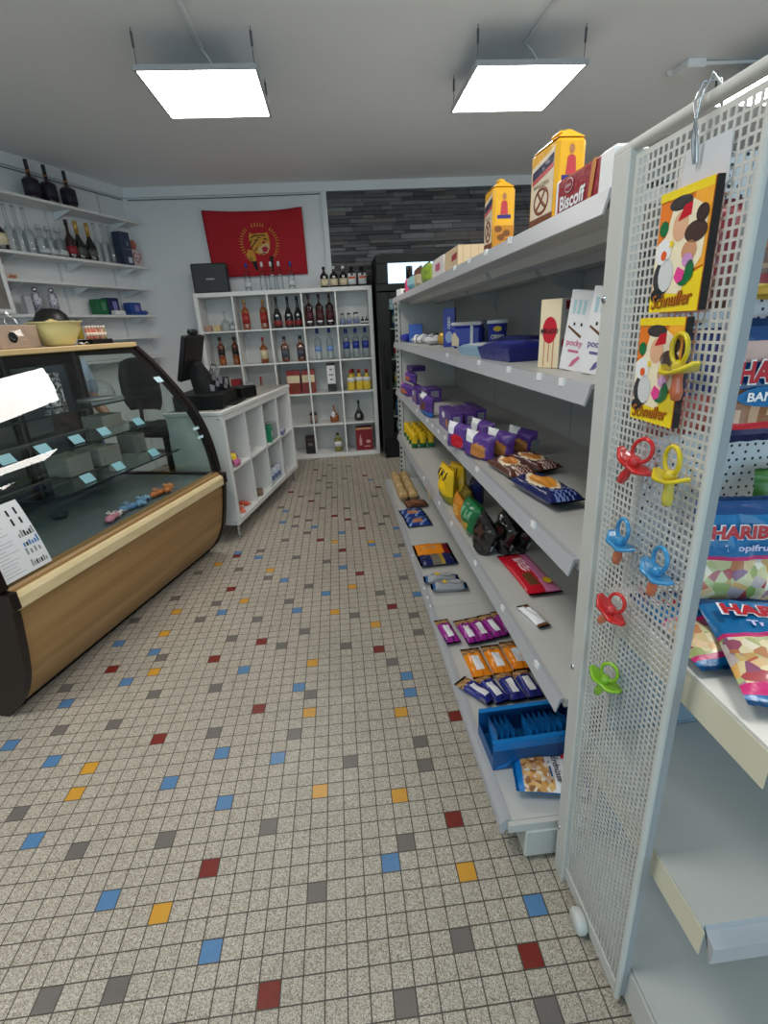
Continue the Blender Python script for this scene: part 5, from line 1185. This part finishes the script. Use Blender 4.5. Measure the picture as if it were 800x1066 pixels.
MB().lathe([(0, 0), (.055, 0), (.075, .012), (.112, .075), (.122, .112), (.132, .114), (.132, .118), (.118, .116), (.106, .076), (.07, .016), (0, .01)], 32).build('bowl', YB_, bl)
for k in range(16):
    a = rr.uniform(0, 6.28); r_ = rr.uniform(0, .08)
    s_ = pouch_mb(.035, .055, .016, 0, nu=6, nv=6, seed=k).build('wrapped_sweet', rr.choice([nm(230, 214, 150, .4), nm(238, 228, 190, .4), nm(222, 190, 120, .4)]), None, cw(-.40, 1.115, TOPZ)+Vector((r_*math.cos(a), r_*math.sin(a), .085+.028*(1-r_/.08))), (rr.uniform(-.5, .5), rr.uniform(-.5, .5), rr.uniform(0, 6)))
    tag(s_, 'pale wrapped sweet in the pale yellow bowl on the counter top', 'sweet', 'wrapped sweets in the yellow bowl')
tr = on_case('jar_tray', 'black tray holding small jars on the counter top', 'tray', -.44, 1.46, TOPZ)
MB().rbox(-.05, -.12, 0, .05, .045, .026, .003).build('tray', DARKM, tr)
JC = [(190, 110, 80), (206, 120, 96), (196, 86, 70), (200, 140, 100), (176, 96, 80), (210, 160, 130), (150, 140, 90), (196, 110, 90), (180, 96, 80), (206, 150, 120)]
for i in range(7):
    j = on_case('spice_jar', 'small jar of reddish filling in the black tray, %s from the left' % spot(i, 10), 'jar', -.425, 1.355+i*.0225, TOPZ+.0265, 0, 'jars in the black tray')
    MB().lathe([(0, 0), (.0095, 0), (.010, .006), (.010, .052), (.007, .058), (0, .058)], 12, m=0).build('jar', M('jar_%d' % i, JC[i], .3, coat=.4), j)
    MB().lathe([(.0104, .016), (.0107, .016), (.0107, .036), (.0104, .036)], 12).build('jar_label', nm(226, 206, 190, .5), j); MB().lathe([(0, .072), (.009, .072), (.0092, .056), (0, .056)], 12).build('lid', nm(206, 190, 180, .4), j)
t = on_case('paper_slips', 'crumpled white paper slip beside the bowl on the counter top', 'paper', -.42, 1.285, TOPZ); MB().grid(lambda u, v: ((u-.5)*.05, (v-.5)*.06, .008+.006*math.sin(9*u+7*v)), 6, 6).build('slip', PAPER, t, solid=.001)
t = on_case('counter_bell', 'small white round knob on the far end of the counter top', 'knob', -.42, 1.487, TOPZ); MB().lathe([(0, .022), (.008, .02), (.011, .012), (.008, .003), (.012, 0), (0, 0)], 14).build('knob', WHT, t)
for i, (a, c) in enumerate(((1.02, (206, 170, 60)), (1.2, (214, 190, 70)), (1.32, (96, 100, 60)))):
    t = thing('sauce_bottle', ('yellow', 'second yellow', 'olive')[i]+' bottle on the wall shelf just above the counter top', 'bottle', wp(a, .12, 1.401), 0, 'bottles on the fifth wall shelf')
    MB().lathe([(0, 0), (.03, 0), (.03, .09), (.012, .13), (.012, .15), (0, .15)], 16).build('body', nm(*c, .3), t); MB().lathe([(.014, .14), (.014, .165), (0, .165)], 12).build('cap', DARK, t)
# ================================================================ goods in the till desk
def in_desk(k, row, f): return D0+.04+k*(cwid+.016)+cwid*f, (.508 if row == 0 else .155)+.001
def dthing(nm_, label, cat, k, row, f, o=-.12, rz=0): u, z = in_desk(k, row, f); return thing(nm_, label, cat, dw(o, u, z), DR+rz)
t = dthing('sweet_packet', 'yellow and pink sweet packet in the upper near compartment of the desk', 'sweet packet', 0, 0, .30, -.035); pouch_mb(.08, .1, .03, lambda u, v, top: 1 if v < .5 else (0 if u < .7 else 2), seed=3).build('wrapper', [nm(232, 206, 50, .3), nm(206, 110, 160, .3), nm(150, 80, 170, .3)], t, (0, 0, .045), (R90-.35, 0, R90))
t = dthing('sweet_packet', 'pink sweet packet lying in the upper near compartment of the desk', 'sweet packet', 0, 0, .58, -.06, .4); pouch_mb(.07, .1, .025, lambda u, v, top: 1 if v < .5 else 0, seed=4).build('wrapper', [nm(216, 170, 190, .3), nm(190, 60, 130, .3)], t)
t = dthing('medicine_box', 'green and white carton standing in the third upper compartment of the desk', 'carton', 2, 0, .50, -.045, .2); RB(-.03, -.06, 0, .03, .06, .13, .002).build('carton', nm(20, 130, 90, .4), t); patch(t, 'white_panel', rect(.05, .05), (.0303, .0, .06), YP, ZP, WHT)
t = dthing('grey_box', 'grey carton behind the green one in the third desk compartment', 'carton', 2, 0, .82, -.06); RB(-.04, -.045, 0, .04, .045, .14, .002).build('carton', nm(150, 156, 160, .4), t)
t = dthing('packet_stack', 'flat violet and white packets in the far upper desk compartment', 'packets', 3, 0, .38, -.06, .2); RB(-.05, -.09, 0, .05, .09, .03, .004).build('lower_packet', nm(110, 106, 160, .4), t); RB(-.045, -.08, .031, .05, .07, .05, .004).build('upper_packet', nm(190, 190, 206, .4), t)
t = dthing('red_packets', 'red and orange sweet packets in the lower near desk compartment', 'sweet packet', 0, 1, .45, -.09, .2)
for q in range(4): pouch_mb(.06, .09, .025, lambda u, v, top: 1 if (u*3+v*2) % 1 < .3 else 0, seed=q).build('packet', [nm(206, 50, 36, .3), nm(236, 150, 110, .3)] if q % 2 else [nm(220, 110, 40, .3), WHT], t, (.03*(q % 2), -.11+.075*q, .0), (.15*(q % 2), 0, .5*q))
t = dthing('brown_packet', 'small brown packet in the second lower desk compartment', 'packet', 1, 1, .45, -.06, .3); RB(-.04, -.05, 0, .04, .05, .04, .004).build('carton', nm(130, 104, 86, .5), t)
for q in range(3):
    t = thing('drink_can', 'pale blue and white can in the third lower desk compartment, %s of three' % ('near', 'middle', 'far')[q], 'can', dw(-.05, in_desk(2, 1, .3+.25*q)[0], .156), 0, 'pale cans in the desk')
    MB().lathe([(0, 0), (.026, 0), (.033, .008), (.033, .112), (.027, .12), (0, .119)], 18).build('can', nm(196, 204, 216, .3), t); MB().lathe([(.0332, .03), (.0335, .03), (.0335, .07), (.0332, .07)], 18).build('band', nm(96, 116, 160, .3), t)
# ================================================================ bottles in the bookcase
AMB = M('amber_glass', (146, 76, 26), .08, coat=.6); AMBD = M('dark_amber_glass', (104, 48, 22), .08, coat=.6); WINE = M('wine_glass', (44, 16, 18), .08, coat=.6); GRNG = M('green_black_glass', (22, 26, 20), .08, coat=.6); OLV = M('olive_glass', (128, 122, 56), .1, coat=.5); YELG = M('yellow_drink', (220, 190, 60), .1, coat=.5)
LRED = nm(166, 44, 34, .5); LCRM = nm(222, 206, 170, .5); LBLK = nm(34, 32, 34, .5); LBLU = nm(40, 62, 150, .4); LWHT = nm(224, 224, 226, .5); CAPR = nm(150, 26, 40, .4); CAPB = nm(30, 46, 130, .4); CAPG = nm(190, 150, 70, .3, m=.5); LORG = nm(206, 90, 40, .5)
def bxy(c, r, px, y=5.62):
    z = BZ-.04-(r+1)*bh-r*.016 if r >= 0 else BZ
    x = (.432+(px-388)*.00971-(1.77-z-.1)*.0525)*1.018*(y/5.62)
    return (x, y, z+.001)
COLN = ('first', 'second', 'third', 'fourth', 'fifth'); ROWN = ('top', 'second', 'middle', 'fourth', 'bottom')
def where(c, r): return '%s row, %s compartment from left' % (ROWN[r], COLN[c])
def row_of(c, r, pxs, desc, H, R, glass, cap, lab=None, **k):
    for i, p in enumerate(pxs):
        n = len(pxs); pos_ = '' if n == 1 else (('left ', 'right ')[i] if n == 2 else ('left ', 'middle ', 'right ', 'rightmost ')[i])
        bottle('%s%s in bookcase, %s' % (pos_, desc, where(c, r)), bxy(c, r, p), H, R, glass, cap, lab, group=desc+'s in bookcase' if n > 1 else None, **k)
# on top
t = thing('black_case', 'black square case with small white lettering on top of the bookcase', 'case', (-1.205, 5.64, BZ+.001), .06)
RB(-.175, -.06, 0, .175, .06, .275, .012).build('case', nm(34, 34, 38, .5), t); patch(t, 'white_mark', rect(.08, .010), (0, -.0602, .13), XP, ZP, nm(190, 190, 194, .4))
for i, (p, h) in enumerate(((258, .27), (274, .275), (283, .275), (291, .275), (303, .27))):
    bottle('clear spirit bottle on top of the bookcase, %s of five before the flag' % spot(i, 5), bxy(0, -1, p, 5.68), h, .034, BOTG, (LBLU if i in (0, 4) else LWHT), (LWHT if i in (0, 4) else None), (.16, .34), rn=.32, sh=(.55, .78), group='clear bottles on the bookcase', capz=.84)
MBK = dict(rn=.3, sh=(.58, .74), capz=.86)
for i, p in enumerate((337, 347, 357)): bottle('dark round bottle with cream label on top of the bookcase, %s of three' % ('left', 'middle', 'right')[i], bxy(0, -1, p, 5.62), .2, .042, GRNG, LWHT if i else DARK, LCRM, (.1, .42), rn=.32, sh=(.55, .78), group='dark cream-label bottles')
for i, p in enumerate((366, 377)):
    b_ = bottle('%s square dark bottle with orange and white label on top of the bookcase' % ('left', 'right')[i], bxy(0, -1, p, 5.62), .19, .042, GRNG, DARK, LWHT, (.12, .66), rn=.4, sh=(.72, .84), group='square herbal bottles', sq=6)
    patch(b_, 'orange_band', rect(.07, .022), (0, -.0432, .085), XP, ZP, LORG, .002); patch(b_, 'round_print', ell(.014, .014), (0, -.0432, .115), XP, ZP, LBLK, .002)
# row 1
bottle('clear decanter-shaped bottle in bookcase, %s' % where(0, 0), bxy(0, 0, 231), .2, .045, BOTG, SILV, None, sh=(.35, .6), rn=.25, capz=.86)
for i, (p, c, w) in enumerate(((213, (186, 140, 120), .06), (222, (206, 180, 130), .07))):
    t = thing('gift_box', ('pinkish', 'yellowish')[i]+' small box beside the clear decanter in bookcase, top row', 'box', bxy(0, 0, p), 0); RB(-w/2, -.03, 0, w/2, .03, .06, .003).build('carton', nm(*c, .5), t)
bottle('small clear bottle at the right of the first compartment in bookcase, top row', bxy(0, 0, 238), .11, .025, BOTG, LWHT, LWHT)
row_of(1, 0, (253, 272), 'amber whisky bottle with red label', .29, .038, AMB, CAPG, LRED, lz=(.2, .56), rn=.32, sh=(.62, .78), sq=4)
row_of(2, 0, (286, 298, 308), 'black sparkling wine bottle', .305, .044, GRNG, LBLK, nm(140, 40, 44, .5), lz=(.08, .24), rn=.3, sh=(.36, .72), extra=lambda th, H, R: patch(th, 'white_seal', ell(.013, .013), (0, -R*.93, H*.4), XP, ZP, LWHT, .002))
row_of(3, 0, (320, 331, 342), 'dark red spirit bottle', .315, .042, WINE, nm(60, 20, 26, .4), nm(76, 30, 34, .5), lz=(.14, .5), rn=.3, sh=(.6, .75), extra=lambda th, H, R: patch(th, 'white_strip', rect(.05, .014), (0, -R*1.02, H*.15), XP, ZP, LWHT, .002))
row_of(4, 0, (355, 362), 'small clear bottle with dark cap', .115, .03, BOTG, LBLK, nm(120, 130, 170, .5), lz=(.1, .45), sh=(.5, .7), rn=.5)
bottle('third small clear bottle with dark cap in bookcase, top row, rightmost compartment', bxy(4, 0, 369.5), .12, .036, BOTG, LBLK, nm(120, 130, 170, .5), (.1, .45), sh=(.5, .7), rn=.6)
row_of(4, 0, (376.5, 381), 'tiny dark bottle', .075, .019, GRNG, LBLK, LWHT, lz=(.15, .4))
# row 2
row_of(0, 1, (224, 239), 'tall amber bottle with black cap', .285, .036, AMBD, LBLK, LBLK, lz=(.38, .56), rn=.4, sh=(.66, .8), extra=lambda th, H, R: MB().lathe([(R*.99, .004), (R*1.005, .02), (R*1.005, H*.3), (R*.99, H*.3)], 20).build('amber_foot', AMB, th))
row_of(1, 1, (269,), 'golden whisky bottle with cream label', .265, .04, AMB, CAPR, LCRM, lz=(.16, .5))
row_of(2, 1, (292, 309), 'dark whiskey bottle with grey label', .26, .041, AMBD, LBLK, nm(70, 72, 80, .5), lz=(.16, .5), rn=.36, sh=(.62, .74), sq=5)
row_of(3, 1, (328, 341), 'tall clear vodka bottle with blue band', .33, .038, BOTG, CAPB, nm(120, 150, 206, .4), lz=(.26, .42), rn=.38, sh=(.6, .72), capz=.82)
row_of(4, 1, (359, 369.5, 380), 'clear vodka bottle with navy label', .305, .038, BOTG, CAPB, LBLU, lz=(.32, .56), rn=.4, sh=(.64, .76), capz=.84)
# row 3
t = thing('gift_box', 'red and cream gift box behind the till in bookcase, %s' % where(0, 2), 'box', bxy(0, 2, 237)); RB(-.05, -.05, 0, .05, .05, .19, .002).build('carton', nm(150, 30, 34, .4), t); patch(t, 'cream_band', rect(.1, .06), (0, -.0503, .09), XP, ZP, LCRM)
bottle('pink-brown teardrop bottle in bookcase, %s' % where(1, 2), bxy(1, 2, 263.5), .2, .042, M('rose_glass', (130, 60, 56), .1, coat=.5), CAPR, LCRM, (.1, .3), sh=(.3, .7), rn=.25)
bottle('small dark globe bottle in bookcase, %s' % where(1, 2), bxy(1, 2, 281), .11, .05, GRNG, LBLK, None, sh=(.55, .8), rn=.4)
for i, p in enumerate((299.5, 316)):
    t = thing('gift_box', '%s red gift carton with cream top band in bookcase, %s' % (('left', 'right')[i], where(2, 2)), 'box', bxy(2, 2, p), 0, 'red gift cartons'); RB(-.072, -.05, 0, .072, .05, .245, .002).build('carton', nm(140, 30, 28, .35), t); patch(t, 'cream_band', rect(.136, .078), (0, -.0503, .155), XP, ZP, LCRM); patch(t, 'dark_panel', rect(.10, .09), (.01, -.0503, .06), XP, ZP, nm(120, 50, 26, .4))
t = thing('gift_box', 'tall white carton with black foot in bookcase, %s' % where(3, 2), 'box', bxy(3, 2, 341.5)); RB(-.045, -.04, 0, .045, .04, .30, .002).build('carton', LWHT, t); RB(-.0455, -.0405, -.0002, .0455, .0405, .085, .001).build('black_foot', LBLK, t); RB(-.0455, -.0405, .278, .0455, .0405, .3005, .001).build('black_top', LBLK, t)
for q, z in enumerate((.13, .18, .235)): patch(t, 'print', ell(.016, .010) if q != 1 else rect(.05, .016), (0, -.0403, z), XP, ZP, nm(120, 116, 112, .5))
for i, (p, dy) in enumerate(((363, 0), (372.5, .03), (381, 0), (365.5, .09))): bottle('short yellow drink bottle with red cap in bookcase, %s' % ('left one', 'middle one', 'right one', 'one behind the left')[i], bxy(4, 2, p, 5.62+dy), .22, .044, YELG, CAPR, LWHT, (.42, .62), rn=.36, sh=(.45, .78), capz=.82, group='yellow red-cap bottles')
# row 4
bottle('squat dark jar bottle with cork in bookcase, %s' % where(2, 3), bxy(2, 3, 319), .15, .042, GRNG, nm(190, 180, 170, .5), nm(150, 130, 120, .5), (.1, .6), sh=(.72, .84), rn=.5)
b_ = bottle('amber onion-shaped bottle with white tag in bookcase, %s' % where(3, 3), bxy(3, 3, 343), .215, .052, AMB, SILV, None, sh=(.28, .62), rn=.2); patch(b_, 'white_tag', [(-.035, .0), (-.005, -.03), (.02, .02), (-.01, .05)], (-.005, -.055, .085), XP, ZP, LWHT, .002)
b_ = bottle('black teardrop bottle with small label in bookcase, %s' % where(4, 3), bxy(4, 3, 371.5), .225, .056, GRNG, LBLK, None, sh=(.22, .66), rn=.2); patch(b_, 'small_label', rect(.034, .04), (-.01, -.0575, .062), XP, ZP, nm(170, 170, 168, .5), .002)
# row 5
t = thing('gift_box', 'dark brown cylinder box in bookcase, %s' % where(2, 4), 'box', bxy(2, 4, 314.5)); RB(-.055, -.05, 0, .055, .05, .2, .006).build('carton', nm(38, 28, 28, .4), t); patch(t, 'grey_label', rect(.05, .03), (0, -.0503, .11), XP, ZP, nm(120, 110, 106, .5)); RB(-.0555, -.0505, .16, .0555, .0505, .172, .002).build('band', nm(90, 70, 64, .4), t)
bottle('olive green square bottle with white label in bookcase, %s' % where(3, 4), bxy(3, 4, 346.5), .215, .042, OLV, LBLK, LWHT, (.28, .55), rn=.35, sh=(.66, .74), sq=5)
t = thing('gift_box', 'dark red gift box with bottle print in bookcase, %s' % where(4, 4), 'box', bxy(4, 4, 377.5)); RB(-.095, -.05, 0, .095, .05, .265, .003).build('carton', nm(130, 22, 36, .4), t); patch(t, 'gold_top', rect(.19, .022), (0, -.0503, .252), XP, ZP, nm(196, 150, 110, .4)); patch(t, 'bottle_print', [(-.05, -.06), (-.018, -.06), (-.018, .0), (-.028, .03), (-.028, .06), (-.04, .06), (-.04, .03), (-.05, 0)], (-.01, -.0503, .12), XP, ZP, nm(206, 150, 150, .4)); patch(t, 'glass_print', ell(.028, .02), (.045, -.0503, .10), XP, ZP, nm(206, 160, 150, .4)); patch(t, 'text_print', rect(.07, .012), (.03, -.0503, .045), XP, ZP, nm(206, 150, 140, .4))
# ================================================================ bottles and boxes on the wall shelves
def ws(a, z, off=.12): return wp(a, off, z+.001)
for i, a in enumerate((1.12, .965, .775)):
    b_ = bottle('dark square-shouldered bottle on highest wall shelf, %s of three' % ('left', 'middle', 'right')[i], ws(a, 2.455), .285, .050, M('cognac_glass', (48, 22, 20), .08, coat=.6), LBLK, nm(40, 36, 50, .5), (.12, .5), rn=.24, sh=(.50, .66), capz=.74, foot=.84, group='dark bottles on the highest wall shelf', sq=4, rot=WROT)
    MB().lathe([(.015, .70*.285), (.0165, .70*.285), (.0165, .745*.285), (.015, .745*.285)], 14).build('neck_band', nm(176, 110, 60, .4), b_)
zz = 2.053
for i, a in enumerate((1.42, 1.345, 1.265)): bottle('tall clear bottle on second wall shelf, %s of three at the left' % ('left', 'middle', 'right')[i], ws(a, zz), .335, .045, BOTG, SILV, None, rn=.28, sh=(.4, .62), capz=.97, group='tall clear bottles left')
for i, a in enumerate((1.165, 1.08, .99)): bottle('short clear decanter with round stopper on second wall shelf, %s of three' % ('left', 'middle', 'right')[i], ws(a, zz), .23, .048, BOTG, SILV, nm(196, 200, 204, .4), (.08, .24), rn=.3, sh=(.5, .7), capz=.86, group='clear decanters', capr=1.7)
bottle('dark wine bottle with red label on second wall shelf', ws(.88, zz), .31, .043, WINE, LBLK, nm(150, 40, 50, .5), (.14, .34), sh=(.46, .7))
for i, a in enumerate((.785, .665)): bottle('%s champagne bottle with gold neck foil on second wall shelf' % ('left', 'right')[i], ws(a, zz), .315, .046, GRNG, CAPG, nm(90, 90, 84, .5), (.14, .32), sh=(.36, .68), capz=.66, rn=.34, group='gold-neck champagne bottles', capr=1.06)
bottle('dark champagne bottle with white label cut by the left edge on second wall shelf', ws(1.515, zz), .3, .048, GRNG, CAPG, LCRM, (.14, .4), sh=(.36, .68), capz=.66)
for i, a in enumerate((.585, .495, .415)): bottle('tall clear bottle on second wall shelf, %s of three beside the champagne' % ('left', 'middle', 'right')[i], ws(a, zz), .33, .042, BOTG, SILV, None, rn=.28, sh=(.42, .64), capz=.97, group='tall clear bottles right')
t = thing('gift_box', 'dark blue bottle carton on second wall shelf', 'box', ws(.262, zz, .11), WROT); RB(-.05, -.06, 0, .05, .06, .30, .002).build('carton', nm(46, 58, 84, .4), t)
for z_, w_, h_, c in ((.055, .05, .05, nm(196, 206, 214, .5)), (.15, .09, .006, nm(120, 130, 150, .5)), (.2, .02, .04, nm(120, 130, 150, .5))): patch(t, 'print', rect(w_, h_), (.0503, .0 if w_ > .05 else .015, z_), YP, ZP, c)
t = thing('gift_bag', 'pink and white bag with dark red heart outline on second wall shelf', 'gift bag', ws(.10, zz, .09), WROT)
RB(-.03, -.075, 0, .03, .07, .17, .012).build('bag', nm(206, 186, 186, .5), t)
heart = [(.055*(16*math.sin(a)**3)/16, .055*(13*math.cos(a)-5*math.cos(2*a)-2*math.cos(3*a)-math.cos(4*a))/16) for a in [i*2*PI/28 for i in range(28)]]
patch(t, 'heart_outline', heart, (.0303, .0, .095), YP, ZP, nm(150, 30, 50, .5)); patch(t, 'heart_fill', [(x*.78, y*.78) for x, y in heart], (.0307, .0, .096), YP, ZP, nm(214, 196, 200, .5)); patch(t, 'dark_dot', ell(.008, .008), (.0311, -.008, .09), YP, ZP, LBLK); patch(t, 'dark_dot', ell(.006, .008), (.0311, .02, .09), YP, ZP, nm(150, 40, 60, .5))
MB().lathe([(0, .17), (.035, .175), (.045, .21), (.03, .25), (0, .26)], 14).build('bow', nm(176, 104, 84, .6), t, (-.01, .0, 0))
t = thing('photo_card', 'small pale card with pinkish print on third wall shelf at the left', 'card', ws(1.49, 1.855, .10), WROT); MB().rbox(-.003, -.06, 0, .003, .05, .05, .001).build('card', nm(214, 204, 190, .6), t); patch(t, 'print', [(-.04, -.015), (.03, -.01), (.035, .012), (-.02, .015)], (.0033, 0, .025), YP, ZP, nm(186, 120, 100, .6))
for i, a in enumerate((1.35, 1.2)):
    t = thing('bottle_tube', '%s tall patterned white bottle tube with round chrome top on fourth wall shelf' % ('left', 'right')[i], 'bottle tube', ws(a, 1.602), 0, 'white bottle tubes')
    MB().lathe([(0, 0), (.035, 0), (.035, .165), (.012, .172), (0, .172)], 20).build('tube', M2('tube_print', (200, 198, 206), .4, build=lambda nt, co: ramp(nt, noise(nt, co, 55, 2), [(.42, (120, 116, 136)), (.55, (206, 206, 212))])), t); MB().lathe([(0, .17), (.014, .172), (.022, .19), (.014, .208), (0, .212)], 16).build('stopper', CHROME, t)
t = thing('clear_box', 'narrow clear bottle carton left of the patterned tubes on fourth wall shelf', 'carton', ws(1.44, 1.602), WROT); RB(-.02, -.03, 0, .02, .03, .14, .003).build('carton', nm(190, 190, 196, .4), t)
for i, (a, w_, h_, c, lab) in enumerate(((.70, .12, .14, (24, 104, 60), 'dark green carton on fourth wall shelf, beside a navy one'), (.56, .13, .155, (30, 34, 84), 'navy carton on fourth wall shelf, beside the green one'), (.28, .14, .12, (34, 70, 150), 'bright blue carton at right end of fourth wall shelf'))):
    t = thing('gift_box', lab, 'box', ws(a, 1.602, .09), WROT); RB(-.045, -w_/2, 0, .045, w_/2, h_, .003).build('carton', nm(*c, .4), t); patch(t, 'print', rect(w_*.4, h_*.5), (.0453, .01, h_*.55), YP, ZP, nm(90, 140, 110, .5) if i == 0 else nm(130, 130, 190, .5))
t = thing('white_packet', 'white packet lying before the navy carton on fourth wall shelf', 'packet', ws(.56, 1.602, .172), WROT); RB(-.025, -.07, 0, .025, .06, .04, .004).build('carton', LWHT, t)
t = thing('blue_packet', 'small crumpled blue packet beside the bright blue carton on fourth wall shelf', 'packet', ws(.15, 1.602, .08), WROT); pouch_mb(.09, .1, .05, 0, seed=4, wr=.01).build('wrapper', nm(60, 96, 170, .4), t)
# fridge stock
fr_c = [(206, 40, 40), (226, 226, 226), (190, 200, 206), (40, 110, 170), (230, 190, 60)]
for si, z in enumerate((.22, .45, .75, 1.05, 1.35)):
    for i in range(6):
        c = fr_c[(i*2+si) % 5]
        t = thing('drink_bottle', 'drink bottle in the fridge, %s from the left on its %s shelf' % (spot(i, 6), ('lowest', 'second', 'third', 'fourth', 'highest')[si]), 'drink bottle', (.545+i*.1, FY0+.13, z+.001), 0, 'drinks in the fridge')
        MB().lathe([(0, 0), (.036, 0), (.036, .14), (.014, .19), (.014, .205), (0, .205)], 14).build('body', nm(*fr_c[(i+si) % 3+1 if (i+si) % 3 else 2], .25), t)
        MB().lathe([(.0364, .05), (.0368, .05), (.0368, .12), (.0364, .12)], 14).build('bottle_label', nm(*c, .4), t); MB().lathe([(.0155, .2), (.0155, .222), (0, .222)], 10).build('cap', nm(206, 40, 40, .4), t)
# ================================================================ light, sky, camera
w = bpy.data.worlds.new('sky'); S.world = w; w.use_nodes = True
bg = w.node_tree.nodes['Background']; bg.inputs[0].default_value = (.66, .81, 1.0, 1); bg.inputs[1].default_value = SKY_E
pl = bpy.data.lights.new('window_portal', 'AREA'); pl.shape = 'RECTANGLE'; pl.size = 6.7; pl.size_y = 1.85; pl.cycles.is_portal = True
po = bpy.data.objects.new('window_portal', pl); COL.objects.link(po); po.location = (-.2, -3.17, 1.4); po.rotation_euler = (R90, 0, 0)
cam = bpy.data.cameras.new('camera'); co = bpy.data.objects.new('camera', cam); COL.objects.link(co); S.camera = co
cam.sensor_fit = 'HORIZONTAL'; cam.sensor_width = 36; cam.lens = 36*508.17/800; cam.clip_start = .02; cam.clip_end = 60
yaw, pitch, roll = .0771, .3636, -.053
F = Vector((math.sin(yaw)*math.cos(pitch), math.cos(yaw)*math.cos(pitch), -math.sin(pitch))); R_ = Vector((math.cos(yaw), -math.sin(yaw), 0)); U_ = R_.cross(F)
R2 = R_*math.cos(roll)+U_*math.sin(roll); U2 = -R_*math.sin(roll)+U_*math.cos(roll)
mw = Matrix((R2, U2, -F)).transposed().to_4x4(); mw.translation = (0, 0, 1.377); co.matrix_world = mw
vs = S.view_settings; S.display_settings.display_device = 'sRGB'; vs.view_transform = 'Standard'; vs.look = 'None'; vs.gamma = 1; vs.use_curve_mapping = False; vs.exposure = EXPO
S.cycles.transparent_max_bounces = 24; S.cycles.max_bounces = 10; S.cycles.caustics_reflective = False; S.cycles.caustics_refractive = False
